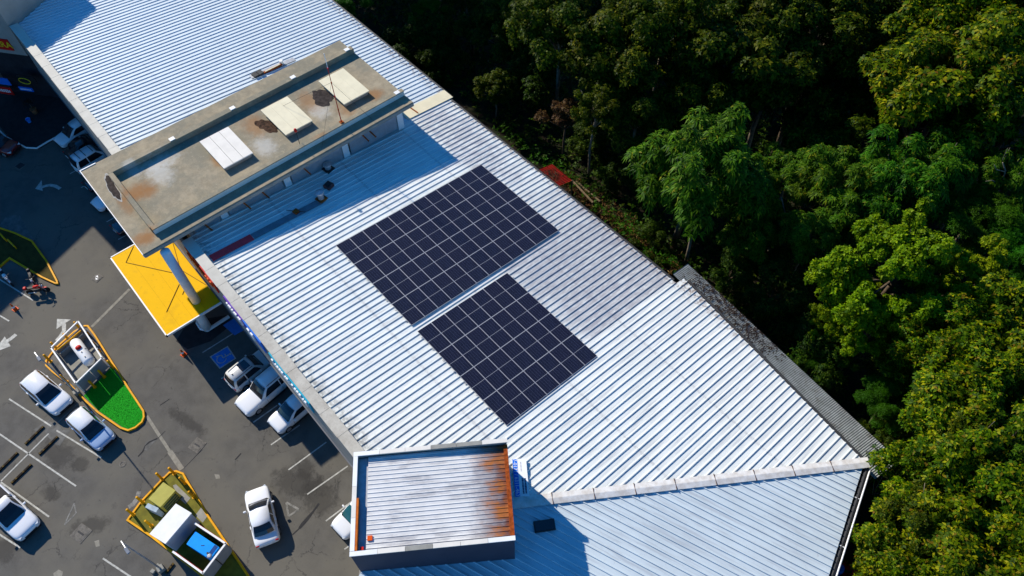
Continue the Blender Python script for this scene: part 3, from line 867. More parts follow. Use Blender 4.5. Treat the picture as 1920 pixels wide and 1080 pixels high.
wall_sign('shop_sign', 'small blue sign with white letters low on the shaded shop front', (34, 162), (64, 172), .5, sign_blue, None, letters_white, sl=8)
wall_sign('shop_sign', 'dark shop window with a yellow ring emblem', (30, 140), (72, 158), .5, dark_void)
a = onwall(46, 152, .58)
MB_ring = MB()
t = thing('ring_emblem', 'yellow ring emblem on the dark shop window', 'emblem', a)
pts = []
for k in range(15):
    an = math.pi * 2 * k / 14
    v2 = Vector((-wd.x, -wd.y)) * (.62 * math.cos(an))
    pts.append((v2.x, v2.y, .34 * math.sin(an)))
MB().tube(pts, .035, 6).build('ring', sign_yellow, t, local=True)
tall = thing('shadow_block', 'unseen tall block added to shade the far end of the car park', 'building', (-56, -20, 0))  # unseen block, invented and placed to cast the long car park shadow
MB().prism([(-48.6, -14.3), (-44.5, -24.5), (-40.5, -34.6), (-70, -46), (-78, -20)], 0, 16.0).build('wall', render_grey, tall)
MB().prism([(-48.7, -14.9), (-48.7, -10.2), (-60, -10.2), (-60, -14.9)], 0, 20.5).build('shadow_tower', render_grey, tall)  # taller part shaped to carry the shadow along the shop fronts
for k in range(4):
    for z in (5, 9, 13):
        p = Vector((-48.6, -14.3)).lerp(Vector((-44.5, -24.5)), .15 + k * .23)
        MB().box((p.x, p.y, z), (1.5, .1, 1.6), R(-68)).build('window', glass_dark, tall)
# walkway slab in front of the wing, in shade
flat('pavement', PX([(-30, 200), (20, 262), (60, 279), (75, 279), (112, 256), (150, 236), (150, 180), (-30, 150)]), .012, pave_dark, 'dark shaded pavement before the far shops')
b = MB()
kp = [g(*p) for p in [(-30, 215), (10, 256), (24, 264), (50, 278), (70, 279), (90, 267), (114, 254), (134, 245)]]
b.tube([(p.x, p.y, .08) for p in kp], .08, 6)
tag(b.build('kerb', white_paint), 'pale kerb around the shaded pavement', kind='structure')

# signs on the front fascia -------------------------------------------------------------------
def facade_sign(name, label, xa, xb, z0, z1, mback, mtop, seed, n_let):
    t_ = thing(name, label, 'sign', ((xa + xb) / 2, FV, (z0 + z1) / 2))
    MB().box(((xa + xb) / 2, FV - .06, (z0 + z1) / 2), (xb - xa, .10, z1 - z0)).build('board', mback, t_)
    rr = random.Random(seed); w = (xb - xa) / (n_let + 2)
    for k in range(n_let):
        x = xa + w * (k + 1.4)
        if rr.random() < .12: continue
        h = (z1 - z0) * rr.uniform(.4, .6)
        MB().box((x, FV - .16, (z0 + z1) / 2), (w * .6, .09, h)).build('letter', mtop, t_)
        if rr.random() < .6: MB().box((x + w * .2, FV - .16, (z0 + z1) / 2 + h * .3), (w * .75, .09, h * .2)).build('letter', mtop, t_)
    return t_
def xf(px, py, z): return g(px, py, z).x
facade_sign('facade_sign', 'red raised lettering sign on the fascia above the yellow canopy', -6.6, -2.4, 7.4, 8.7, sign_red, orange_paint, 2, 11)
facade_sign('facade_sign', 'purple shop sign band at the tower end of the fascia', -1.0, 1.6, 7.2, 8.6, sign_purple, letters_white, 4, 8)
facade_sign('facade_sign', 'blue shop sign band next to the purple one', 1.62, 4.0, 7.2, 8.6, sign_blue, letters_white, 5, 3)
facade_sign('facade_sign', 'cyan shop sign band with white letters above the parked cars', 5.0, 9.9, 7.2, 8.6, sign_cyan, letters_white, 8, 14)

# yellow entrance canopy -----------------------------------------------------------------------
can = thing('entrance_canopy', 'flat bright yellow entrance canopy under the concrete tower', 'canopy', (-9.7, -10.7, 3.4))
cx0, cx1, cy0, cy1, cz = -14.6, -4.85, -12.93, -8.42, 3.42
MB().box(((cx0 + cx1) / 2, (cy0 + cy1) / 2, cz - .12), (cx1 - cx0, cy1 - cy0, .24)).build('canopy_deck', canopy_yellow, can, bevel=.02)
for p, q in (((cx0, cy0), (cx1, cy0)), ((cx1, cy0), (cx1, cy1)), ((cx0, cy0), (cx0, cy1))):
    v = Vector(q) - Vector(p)
    MB().box(((p[0] + q[0]) / 2 , (p[1] + q[1]) / 2, cz - .07), (v.length + .1, .10, .18), math.atan2(v.y, v.x)).build('edge_trim', white_paint, can)
for pts in ([(250, 462), (236, 492), (322, 511)], [(323, 452), (338, 505), (386, 534)], [(336, 533), (312, 585)], [(352, 528), (342, 552)]):
    q = [g(x, y, cz + .01) for x, y in pts]
    MB().tube([(p.x, p.y, cz + .02) for p in q], .024, 6).build('tie_rod', seam_brown, can)
for y in (-11.8, -10.7, -9.6):
    MB().box(((cx0 + cx1) / 2, y, cz + .002), (cx1 - cx0 - .1, .014, .012)).build('deck_seam', mat('seam_ochre', (.52, .31, .004), .8), can)
for x, y in ((-6.1, -10.15), (-13.4, -10.15)):
    MB().lathe([(.36, 0), (.36, 3.18)], (x, y, 0), 16).build('column', white_paint, can, smooth=True)
c_ = g(378, 606)
b = MB()
pts = [g(*p) for p in [(372, 596), (371, 606), (378, 617), (390, 620), (402, 612), (430, 594)]]
b.tube([(p.x, p.y, .06) for p in pts], .16, 6)
tag(b.build('kerb', white_paint), 'curved white kerb at the foot of the canopy column', kind='structure')

# concrete entrance tower ------------------------------------------------------------------------
tow = thing('entrance_tower', 'raised concrete slab tower crossing the mall roof with three pale hatches', 'tower', (-12, .7, 0))
SX0, SX1, SY0, SY1, SZ = -17.15, -6.56, -11.05, 12.28, 10.08
MB().box(((SX0 + SX1) / 2, (SY0 + SY1) / 2, SZ - .19), (SX1 - SX0, SY1 - SY0, .38)).build('roof_slab', concrete_slab, tow, bevel=.02)
BH = .5
MB().box((-15.05, (SY0 + 1.4 + SY1) / 2, SZ + BH / 2), (.52, SY1 - SY0 - 1.5, BH)).build('upstand_beam', concrete_slab, tow, bevel=.02)
MB().box((-7.83, (SY0 + 1.4 + SY1) / 2, SZ + BH / 2 - .04), (.34, SY1 - SY0 - 1.5, BH - .08)).build('upstand_beam', hatch_white, tow)
MB().box((-7.83, (SY0 + 1.4 + SY1) / 2, SZ + BH - .04), (.37, SY1 - SY0 - 1.46, .08)).build('beam_cap', concrete_slab, tow, bevel=.01)
MB().box((-11.41, SY0 + 1.55, SZ + BH / 2 - .01), (6.80, .36, BH)).build('upstand_beam', concrete_slab, tow, bevel=.02)
MB().box((SX0 + .04, SY0 + .6, SZ + .02), (.08, 1.2, .06)).build('edge_trim', white_paint, tow)
MB().box(((SX0 + SX1) / 2, SY0 - .03, SZ - .14), (SX1 - SX0 + .04, .05, .34)).build('edge_trim', white_paint, tow)
MB().box((SX1 + .03, (SY0 + SY1) / 2, SZ - .22), (.05, SY1 - SY0, .30)).build('edge_trim', concrete, tow)
# walls and stub columns under the slab
MB().prism([(-15.6, -7.2), (-8.2, -7.2), (-8.2, 11.6), (-15.6, 11.6)], 6.5, SZ - .39).build('wall', concrete, tow)
for y in (11.35, 5.95, .6, -4.8):
    MB().box((-7.7, y, 8.4), (.5, .55, 2.58)).build('column', white_paint, tow)
lw = [(-7.5, -7.3), (-7.0, -7.3), (-7.0, 11.6), (-7.5, 11.6)]
for k, (ya, yb) in enumerate(((-7.2, -5.2), (-4.4, .2), (1.0, 5.6), (6.4, 11.0))):
    MB().box((-7.55, (ya + yb) / 2, 8.15), (.08, yb - ya, 1.6)).build('flashing_panel', steel, tow)
for y in (-6.4, -3.2, -1.6, 2.1, 7.6, 8.3):
    MB().tube([(-7.45, y, 8.9), (-6.9, y + .25, 8.35)], .07, 6).build('rusty_bracket', rust_metal, tow)
MB().tube([(-7.3, 6.6, 9.1), (-7.3, 10.9, 9.15)], .05, 6).build('conduit', iron, tow)
MB().lathe([(.34, 0), (.34, 6.27)], (-6.2, -9.77, 3.42), 20).build('round_column', mat('column_grey', (.80, .78, .75), .7, var=.05), tow, smooth=True)
# puddle stains
def puddle(px, py, rx, ry, a, m_, rim=True, seed=1):
    p = g(px, py, SZ); rr = random.Random(seed)
    ph = [rr.uniform(0, 6.28) for _ in range(4)]
    def shp(s_, z, mm, nm):
        pts_ = []
        for k in range(48):
            t_ = 2 * math.pi * k / 48
            q = s_ * (1 + .16 * math.sin(2 * t_ + ph[0]) + .10 * math.sin(3 * t_ + ph[1]) + .06 * math.sin(7 * t_ + ph[2]) + .05 * math.sin(11 * t_ + ph[3]))
            x, y = rot(rx * q * math.cos(t_), ry * q * math.sin(t_), a)
            pts_.append((p.x + x, p.y + y))
        b_ = MB(); b_.add([(x, y, z) for x, y in pts_], [tuple(range(48))]); b_.build(nm, mm, tow)
    if rim: shp(1.18, SZ + .004, lime, 'stain_rim')
    shp(1.0, SZ + .008, m_, 'puddle_stain')
puddle(501, 236, .95, .62, .3, puddle_brown, False, 3)
puddle(605, 183, 1.15, .75, .2, puddle_dark, False, 5)
puddle(211, 352, 1.25, .30, -.1, puddle_dark, True, 8)
# hatches: each a cover on a low kerb, sat on the slab
for nm, cs, mm, lab, nsl in (('h', [(374, 263), (432, 238), (472, 288), (418, 317)], hatch_white, 'greyish white slatted hatch cover nearest the yellow canopy', 4),
                        ('h', [(488, 206), (540, 181), (586, 227), (535, 253)], cream, 'cream hatch cover in the middle of the slab row', 4),
                        ('h', [(597, 151), (645, 128), (693, 172), (643, 195)], cream, 'cream hatch cover behind the red and white mast', 4)):
    q = [g(x, y, SZ + .40) for x, y in cs]
    c = sum(q, Vector()) / 4
    lx = ((q[3] - q[0]).length + (q[2] - q[1]).length) / 2; ly = ((q[1] - q[0]).length + (q[2] - q[3]).length) / 2
    t = thing('roof_hatch', lab, 'hatch', (c.x, c.y, SZ), group='hatch covers on the tower slab')
    MB().box((0, 0, .16), (lx - .25, ly - .25, .32)).build('kerb_frame', concrete, t, local=True)
    for k in range(3):
        w = ly / 3
        MB().box((0, -ly / 2 + w * (k + .5), .37), (lx, w - (.02 if mm is hatch_white else .003), .09 + .006 * (k % 2))).build('cover_panel', mm, t, local=True, bevel=.008)
# small white plates on the beams
for (px, py) in ((320, 258), (433, 200), (547, 143), (650, 93), (740, 170)):
    p = g(px, py, SZ + BH)
    p.x = -15.05 if px != 740 else -7.83
    t = MB().box((p.x, p.y, SZ + BH + .02), (.36, .42, .04)).build('fixing_plate', white_paint, tow)

# ---- box corner tower
cor = thing('corner_tower', 'boxy corner tower with rust stained ribbed roof and pale coping', 'tower', (20, -6, 0))
LA, LB = 8.52, 5.62
def bx(s, t_): 
    return (BOX_A[0] + s * math.cos(BE1) + t_ * math.cos(BE2), BOX_A[1] + s * math.sin(BE1) + t_ * math.sin(BE2))
ZR = 11.6; ZI = 11.28
W = .16
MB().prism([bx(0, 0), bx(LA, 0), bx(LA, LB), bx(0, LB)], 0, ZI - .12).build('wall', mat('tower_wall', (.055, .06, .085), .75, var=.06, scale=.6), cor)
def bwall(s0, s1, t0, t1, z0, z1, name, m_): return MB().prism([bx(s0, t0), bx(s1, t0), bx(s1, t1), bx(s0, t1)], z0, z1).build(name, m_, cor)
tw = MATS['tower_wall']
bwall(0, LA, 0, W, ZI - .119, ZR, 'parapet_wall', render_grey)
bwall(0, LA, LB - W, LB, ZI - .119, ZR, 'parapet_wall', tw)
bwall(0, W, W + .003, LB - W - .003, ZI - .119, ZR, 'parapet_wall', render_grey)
cp_tones = [coping_m, white_paint, hatch_white]
for side, (tt0, tt1) in (('n', (-.04, .20)), ('s', (LB - .20, LB + .04))):
    for k in range(6):
        sA, sB = -.05 + k * (LA + .1) / 6 + .008, -.05 + (k + 1) * (LA + .1) / 6 - .008
        bwall(sA, sB, tt0, tt1, ZR + .002, ZR + .07 + .006 * (k % 2), 'coping_panel', [white_paint, hatch_white, concrete, hatch_white, hatch_white, white_paint][k] if side == 's' else [white_paint, hatch_white, hatch_white, concrete, concrete, hatch_white][k])
for k in range(3):
    tA, tB = .21 + k * (LB - .42) / 3, .21 + (k + 1) * (LB - .42) / 3 - .012
    bwall(-.04, .20, tA, tB, ZR + .002, ZR + .07, 'coping_panel', white_paint if k != 1 else hatch_white)
bwall(.203, .33, 2.6, LB - .22, ZR - .25, ZR + .06, 'rusty_flashing', mat('orange_rust', (.55, .14, .02), .75, var=.2, scale=4))
bwall(LA - .20, LA + .03, .24, LB - .28, ZI - .1, ZI + .16, 'rusty_flashing', mat('rust_edge', (.38, .075, .012), .8, var=.3, scale=5))
# ribbed roof sheets run along the long side
nr = 21; pw = (LB - 2 * W - .1) / nr
for k in range(nr):
    t0 = W + .05 + k * pw; b = MB(); vs_ = []
    for dt, dh in ((0, 0), (.07, 0), (.09, .028), (.12, .028), (.14, 0), (pw, 0)):
        for s_ in (.75, LA - .1):
            x, y = bx(s_, t0 + dt); vs_.append((x, y, ZI - .0 + dh + (LA - s_) * .012 + .02))
    b.add(vs_, [(2 * j, 2 * j + 2, 2 * j + 3, 2 * j + 1) for j in range(5)])
    o = b.build('roof_sheet', box_roof, cor)
    for p_ in o.data.polygons:
        if p_.normal.z < 0: p_.flip()
bwall(W + .003, .8, W + .05, LB - W - .05, ZI - .118, ZI - .02, 'valley_gutter', steel)
for (s_, t_, dx, m_) in ((.95, 4.75, .26, orange_paint), (.55, 5.25, .18, red_paint)):
    x, y = bx(s_, t_)
    MB().box((x, y, ZI + .16), (dx, dx, .06), BE1).build('rust_patch', m_, cor)

# ------------------------------------------------------------------ solar arrays
rail_z = .06
sl = math.atan(T0)
def make_array(name, label, u0, v0, ncol, nrow):
    t_ = thing(name, label, 'solar array', (u0, v0, 8.0 - T0 * v0))
    t_.rotation_euler = (-sl, 0, 0)
    for r_ in range(nrow):
        for f_ in (.25, .75):
            x = 2.30 * (r_ + f_)
            MB().box((x, ncol * 1.154 / 2, -.05), (.05, ncol * 1.154 + .2, .05)).build('mounting_rail', alu, t_, local=True)
    for c in range(ncol):
        for r_ in range(nrow):
            p = link_mesh('solar_panel', panel_me, t_, (2.30 * r_, 1.154 * c, 0))
            for k in (0, 1):
                link_mesh('cell_sheet', cell_me, p, (.018 + k * 1.133, .014, .0015))
    return t_
b = MB()
PWd, PLn = 1.134, 2.279
b.box((PLn / 2, PWd / 2, -.016), (PLn + .008, PWd + .004, .03))
panel_me = b.mesh('solar_panel', alu)
b = MB(); b.quad((0, 0, 0), (1.110, 0, 0), (1.110, PWd - .028, 0), (0, PWd - .028, 0))
cell_me = b.mesh('cell_sheet', solar_cells)
make_array('solar_array', 'larger dark blue solar array of twelve columns next to the tower shadow', 0, 0, 12, 4)
make_array('solar_array', 'smaller dark blue solar array of seven columns near the corner tower', 9.826, .01, 7, 4)

# ------------------------------------------------------------------ things on the roof
def on_roof(px, py, h=0):
    z = 8.0
    for _ in range(6):
        p = g(px, py, z); z = zmain(p.x, p.y) + h
    return g(px, py, z)
# mast
t = thing('radio_mast', 'red and white mast standing on the concrete beam of the tower', 'mast', (-7.93, 6.40, SZ + BH))
zs = [0, 1.3, 2.6, 3.9, 5.2, 6.5]
for k in range(5):
    MB().tube([(0, 0, zs[k]), (0, 0, zs[k + 1] - .01)], .040 - .004 * k, 8).build('mast_section', red_paint if k < 4 else letters_white, t, local=True)
    if k < 4: MB().lathe([(.06, zs[k + 1] - .06), (.06, zs[k + 1] + .02)], n=8).build('collar', red_paint if k % 2 else rust_metal, t, local=True)
MB().box((0, 0, .03), (.3, .3, .06)).build('base_plate', rust_metal, t, local=True)
for (dx, dy) in ((-5.2, -2.6), (1.2, 2.2), (1.0, -2.6)):
    MB().tube([(0, 0, 3.9), (dx, dy, -.45)], .010, 4).build('guy_wire', iron, t, local=True)
t = thing('beacon_lamp', 'small red beacon on a thin stem at the near tower beam', 'lamp', (-8.4, 2.8, SZ))
MB().tube([(0, 0, 0), (0, 0, 1.45)], .025, 6).build('stem', iron, t, local=True)
MB().lathe([(.03, 1.42), (.11, 1.46), (.12, 1.62), (.08, 1.72), (.02, 1.74)], n=10).build('lamp_head', red_paint, t, local=True, smooth=True)
# vents
def vent(px, py, lab, r=.22, h=.45, cap=True, base=rust_metal, body_m=steel):
    p = on_roof(px, py)
    t_ = thing('roof_vent', lab, 'vent', p)
    MB().box((0, 0, .09), (r * 3.0, r * 3.0, .14), .2).build('flashing_base', base, t_, local=True, bevel=.02)
    MB().lathe([(r, .12), (r, h)], n=12).build('duct', body_m, t_, local=True, smooth=False)
    if cap: MB().lathe([(r * 1.45, h), (r * 1.3, h + .10), (.05, h + .22)], n=12).build('cap', body_m, t_, local=True)
    return t_
vent(603, 374, 'grey duct vent on a rust orange base beside the blue strip', .24, .75)
vent(616, 318, 'round capped vent close under the slab in shadow', .25, .55, True, iron)
p = on_roof(617, 351)
t = thing('roof_box', 'small brown junction box on the shaded roof', 'box', p)
MB().box((0, 0, .18), (.6, .62, .3), .3).build('housing', mat('box_brown', (.13, .06, .06), .6), t, local=True, bevel=.02)
MB().box((0, 0, .35), (.42, .44, .05), .3).build('lid', iron, t, local=True)
p = on_roof(556, 399)
t = thing('pipe_support', 'rusty pipe support with crossbar on the blue strip', 'support', p)
MB().box((0, 0, .14), (.42, .42, .2), .2).build('block', rust_metal, t, local=True, bevel=.03)
MB().tube([(-.55, -.5, .2), (.55, .5, .2)], .03, 6).build('crossbar', iron, t, local=True)
vent(529, 122, 'white stub vent on the far roof beyond the slab', .16, .5, False, steel, white_paint)
p = on_roof(484, 141)
t = thing('roof_panel_box', 'flat dark box lying on the far roof beyond the slab', 'box', p)
for k in (-1, 1): MB().box((0, k * .24, .16), (.62, .44, .18), .15).build('module', iron, t, local=True, bevel=.02)
p = on_roof(512, 131)
t = thing('roof_duct', 'pale brown duct run lying on the far roof', 'duct', p)
MB().box((0, 0, .14), (.22, 1.9, .16)).build('duct_run', rust_metal, t, local=True)
MB().box((.02, 0, .24), (.12, 1.5, .04)).build('cover', cream, t, local=True)
# dark plate on the lower roof
q = [(25.02, -3.0), (25.62, -1.9)]
x, y = 25.15, -2.45; s_, t_ = st(x, y)
t = thing('roof_skylight', 'dark flat skylight on the lower roof in the corner tower shadow', 'skylight', (x, y, zlow_s(s_)))
MB().box((0, 0, .10), (.66, 1.22, .14), R(-33)).build('frame', iron, t, local=True, bevel=.02)
MB().box((0, 0, .178), (.54, 1.08, .012), R(-33)).build('pane', glass_dark, t, local=True)
# banner sign lying on the roof
c0, c1, c2, c3 = [on_roof(*p, .12) for p in ((960.5, 862), (986, 860.5), (993, 930), (966, 932))]
c = (c0 + c1 + c2 + c3) / 4
t = thing('banner_board', 'white and blue phone number board lying on the roof by the corner tower', 'sign', c)
ex = ((c2 - c1) + (c3 - c0)); lng = ex.length / 2; ex.normalize()
ey = ((c1 - c0) + (c2 - c3)); wdt = ey.length / 2; ey.normalize()
ax_ = math.atan2(ex.y, ex.x)
board = MB().box((0, 0, 0), (lng, wdt, .05), ax_).build('board', letters_white, t, local=True)
oy = Vector((-math.sin(ax_), math.cos(ax_), 0))
sgn = 1 if oy.dot(ey) > 0 else -1
def bpos(a, w): return Vector((math.cos(ax_), math.sin(ax_), 0)) * a + oy * (w * sgn)
p = bpos(0, -wdt * .32)
MB().box((p.x, p.y, .0285), (lng * .995, wdt * .34, .004), ax_).build('blue_band', sign_blue, t, local=True)
o = link_mesh('lettering', text_mesh('lettering', '7-0177 / 6311-4637', .31, letters_white, .004), t, bpos(.05, -wdt * .32) + Vector((0, 0, .034)), ax_)
rr = random.Random(2)
for row, w in ((.12, .09), (.30, .09)):
    for k in range(10):
        p = bpos(.10 + k * .095, wdt * row)
        MB().box((p.x, p.y, .030), (.07, w * rr.uniform(.8, 1.2), .01), ax_).build('letter_block', letters_dark, t, local=True)
for k in range(7):
    p = bpos(-.95 + k * .09, wdt * .08)
    MB().box((p.x, p.y, .030), (.035, .07, .008), ax_).build('letter_block', mat('letters_pale', (.45, .45, .5), .6), t, local=True)

# ------------------------------------------------------------------ lean-to and red shed behind the mall
t = thing('lean_to_roof', 'grey corrugated lean-to roof with leaf litter below the back eave', 'roof', (26, 18, 0))
A, Bq, Cq, D = [Vector((17.17, 18.1, 5.6)), Vector((16.95, 20.25, 4.75)), Vector((36.55, 18.35, 4.85)), Vector((36.2, 15.7, 5.5))]
nn = 140
for k in range(nn):
    b = MB(); rows = []
    for j in range(5):
        f_ = (k + j / 4) / nn
        dz = .022 * math.cos(2 * math.pi * j / 4)
        p = A.lerp(D, f_); q = Bq.lerp(Cq, f_)
        p = p + (p - q) * .0
        rows.append(((p.x, p.y, p.z + dz), (q.x, q.y, q.z + dz)))
    for r1, r2 in zip(rows, rows[1:]): b.quad(r1[1], r2[1], r2[0], r1[0])
    b.build('roof_sheet', galv, t, smooth=True)
for f_ in (.05, .3, .55, .8, .98):
    q = Bq.lerp(Cq, f_)
    MB().box((q.x, q.y - .15, (q.z - .6) / 2), (.12, .12, q.z + .5)).build('post', timber, t)
MB().tube([Bq + Vector((0, -.1, -.1)), Cq + Vector((0, -.1, -.1))], .06, 6).build('purlin', timber, t)
b = MB(); rng = np.random.default_rng(9)
for k in range(750):
    f_ = rng.beta(2.2, 2.4) * .52 + .02; h = rng.beta(1.6, 1.2)
    p = A.lerp(D, f_).lerp(Bq.lerp(Cq, f_), h); a = rng.uniform(0, 6.28); s_ = rng.uniform(.05, .13)
    dx, dy = s_ * math.cos(a), s_ * math.sin(a)
    z = p.z + .04 + rng.uniform(0, .08)
    b.quad((p.x - dx, p.y - dy, z), (p.x + dy * .5, p.y - dx * .5, z + .02), (p.x + dx, p.y + dy, z + rng.uniform(0, .05)), (p.x - dy * .5, p.y + dx * .5, z + .02))
tag(b.build('leaf_litter', mat('litter_dark', (.045, .030, .024), .95, var=.35, scale=5)), 'dead brown leaves heaped on the lean-to roof', kind='stuff')
t = thing('red_shed', 'small red corrugated shed roof strewn with leaves by the back eave', 'shed', (2.2, 19.7, 0))
q = [g(x, y, 3.3) for x, y in ((1003, 322), (1035, 305), (1073, 336), (1041, 353))]
nn = 16
for k in range(nn):
    b = MB(); rows = []
    for j in range(5):
        f_ = (k + j / 4) / nn; dz = .03 * math.cos(2 * math.pi * j / 4)
        p = q[0].lerp(q[3], f_); r_ = q[1].lerp(q[2], f_)
        rows.append(((p.x, p.y, 3.4 + dz), (r_.x, r_.y, 3.15 + dz)))
    for r1, r2 in zip(rows, rows[1:]): b.quad(r1[1], r2[1], r2[0], r1[0])
    b.build('roof_sheet', red_sheet, t, smooth=True)
for p in q: MB().box((p.x, p.y, 1.5), (.1, .1, 3.2)).build('post', timber, t)
b = MB()
for k in range(260):
    f_, h = rng.normal(.5, .16), rng.normal(.5, .17)
    p = q[0].lerp(q[3], f_).lerp(q[1].lerp(q[2], f_), h); a = rng.uniform(0, 6.28); s_ = rng.uniform(.04, .10)
    dx, dy = s_ * math.cos(a), s_ * math.sin(a); z = 3.42 - .25 * h + rng.uniform(0, .06)
    b.quad((p.x - dx, p.y - dy, z), (p.x + dy * .5, p.y - dx * .5, z), (p.x + dx, p.y + dy, z + .03), (p.x - dy * .5, p.y + dx * .5, z))
tag(b.build('leaf_litter', LEAF['G']), 'dead leaves on the red shed roof', kind='stuff')
for k, (a, c, z) in enumerate((((1072, 338), (1112, 380), 1.2), ((1080, 340), (1125, 378), .9), ((1110, 392), (1132, 402), .3), ((1124, 398), (1140, 388), .3))):
    p, r_ = g(*a, z), g(*c, z)
    tag(MB().tube([p, r_], .10, 7).build('timber_pole', timber), ('old timber pole lying beside the red shed', 'second timber pole next to the red shed', 'short pale plank in the weeds past the red shed', 'crossed pale stick in the weeds past the red shed')[k], 'timber')
# scraps at the far lower eave
p = g(1572, 1068, .5)
t = thing('plastic_barrel', 'blue plastic barrel below the lower eave', 'barrel', (p.x, p.y, 0))
MB().lathe([(.27, 0), (.32, .1), (.30, .3), (.32, .5), (.30, .75), (.27, .9), (.22, .92)], n=16).build('drum', mat('barrel_blue', (.02, .12, .42), .4), t, local=True, smooth=True)
MB().lathe([(.24, .92), (.24, .97)], n=16).build('lid', mat('barrel_blue', (.02, .12, .42), .4), t, local=True)
p = g(1596, 1074, .5)
t = thing('red_tarp', 'crumpled red tarp on the ground below the lower eave', 'tarp', (p.x, p.y, 0))
b = MB()
for i_ in range(7):
    for j_ in range(5):
        b.v.append((-.7 + i_ * .23, -.5 + j_ * .25, .5 + .12 * math.sin(i_ * 2.1 + j_) - .02 * (i_ - 3) ** 2))
b.f = [(j_ + i_ * 5, j_ + (i_ + 1) * 5, j_ + 1 + (i_ + 1) * 5, j_ + 1 + i_ * 5) for i_ in range(6) for j_ in range(4)]; b.mi = [0] * len(b.f)
b.build('sheet', mat('tarp_red', (.62, .03, .015), .6), t, local=True, smooth=True)

# ------------------------------------------------------------------ gas tank island
def bollard(px, py, lab, h=1.05, r=.09):
    """px,py: the foot"""
    p = g(px, py, .1)
    t_ = thing('bollard', lab, 'bollard', (p.x, p.y, .09), group='yellow bollards on the islands')
    MB().lathe([(r, 0), (r, h), (r * .6, h + .05)], n=12).build('post', kerb_yellow, t_, local=True, smooth=False)
    MB().lathe([(r * 1.7, 0), (r * 1.6, .03)], n=12).build('foot', kerb_yellow, t_, local=True)
enc = thing('tank_cage', 'white framed grey enclosure around the white gas tank', 'enclosure', g(146, 690, .1))
ZT = 1.42
eq = [g(60 + x / 4.5, 580 + y / 4.5, ZT) for x, y in [(390, 100), (590, 410), (370, 625), (160, 325)]]
eq = [Vector((p.x, p.y, 0)) for p in eq]
def epanel(i_, f0, f1, z0, z1, m_, nm, th=.06):
    a, c = eq[i_], eq[(i_ + 1) % 4]
    p, q_ = a.lerp(c, f0), a.lerp(c, f1); d = q_ - p
    MB().box(((p.x + q_.x) / 2, (p.y + q_.y) / 2, (z0 + z1) / 2), (d.length, th, z1 - z0), math.atan2(d.y, d.x)).build(nm, m_, enc)
panel_grey = mat('panel_grey', (.27, .28, .29), .55, var=.05)
for i_ in range(4):
    a, c = eq[i_], eq[(i_ + 1) % 4]; d = c - a
    MB().box(((a.x + c.x) / 2, (a.y + c.y) / 2, ZT), (d.length + .10, .10, .10), math.atan2(d.y, d.x)).build('top_rail', white_paint, enc)
    MB().box((a.x, a.y, ZT / 2 + .02), (.09, .09, ZT - .1)).build('corner_post', white_paint, enc)
epanel(1, .03, .49, .16, ZT - .08, panel_grey, 'side_panel'); epanel(1, .51, .97, .16, ZT - .08, panel_grey, 'side_panel')
epanel(2, .03, .49, .16, ZT - .5, panel_grey, 'side_panel', .04); epanel(2, .51, .97, .16, ZT - .5, panel_grey, 'side_panel', .04)
epanel(3, .03, .97, .16, .80, panel_grey, 'side_panel', .04)
flat_c = [p.lerp((eq[0] + eq[2]) / 2, .04) for p in eq]
MB().prism([(p.x, p.y) for p in flat_c], .092, .13).build('floor_slab', concrete, enc)
# horizontal white tank with red valve cover
pa, pb = g(60 + 366 / 4.5, 580 + 282 / 4.5, .85), g(60 + 482 / 4.5, 580 + 440 / 4.5, .85)
t = thing('gas_tank', 'white horizontal gas tank with red valve cap inside the cage', 'tank', ((pa.x + pb.x) / 2, (pa.y + pb.y) / 2, .13))
d = (pb - pa); L_ = d.length; d.normalize(); mid = Vector((0, 0, .70))
rr_ = .43
prof = [(.05, -L_ / 2 - .26), (.26, -L_ / 2 - .22), (.37, -L_ / 2 - .12), (rr_, -L_ / 2 + .02), (rr_, L_ / 2 - .02), (.37, L_ / 2 + .12), (.26, L_ / 2 + .22), (.05, L_ / 2 + .26)]
MB().lathe(prof, mid, 24, axis=d).build('vessel', white_paint, t, local=True, smooth=True)
MB().lathe([(.22, 0), (.22, .10), (.15, .18), (.03, .2)], (mid - d * .22) + Vector((0, 0, rr_ - .05)), 14).build('valve_cap', red_paint, t, local=True, smooth=True)
for k in (-1, 1):
    p = d * (k * L_ * .32)
    MB().box((p.x, p.y, .16), (.14, .7, .32), math.atan2(d.y, d.x)).build('saddle', steel, t, local=True)
for k in (.3, .5, .75): 
    p = mid + d * (L_ * (k - .35)); MB().lathe([(.04, 0), (.04, .08)], p + Vector((0, 0, rr_ - .02)), 8).build('fitting', iron, t, local=True)
MB().tube([mid + Vector((.1, .3, rr_ - .1)), mid + Vector((.3, .8, .2)), mid + Vector((.4, 1.0, -.3))], .025, 6).build('gas_pipe', iron, t, local=True)
labs = ['yellow bollard at the kerb corner by the grey panels', 'yellow bollard in front of the grey panels, nearer the lane', 'yellow bollard in front of the grey panels, nearer the white car',
        'yellow bollard inside the cage at its pointed end', 'second yellow bollard inside the cage end', 'yellow bollard at the cage corner by the arrow', 'yellow bollard beside the white car at the island edge', 'yellow bollard at the far tip of the tank island']
for (px, py), lb in zip([(213, 689), (196, 707), (178, 726), (151, 617), (131, 639), (108, 655), (125, 716), (95, 678)], labs): bollard(px, py, lb)
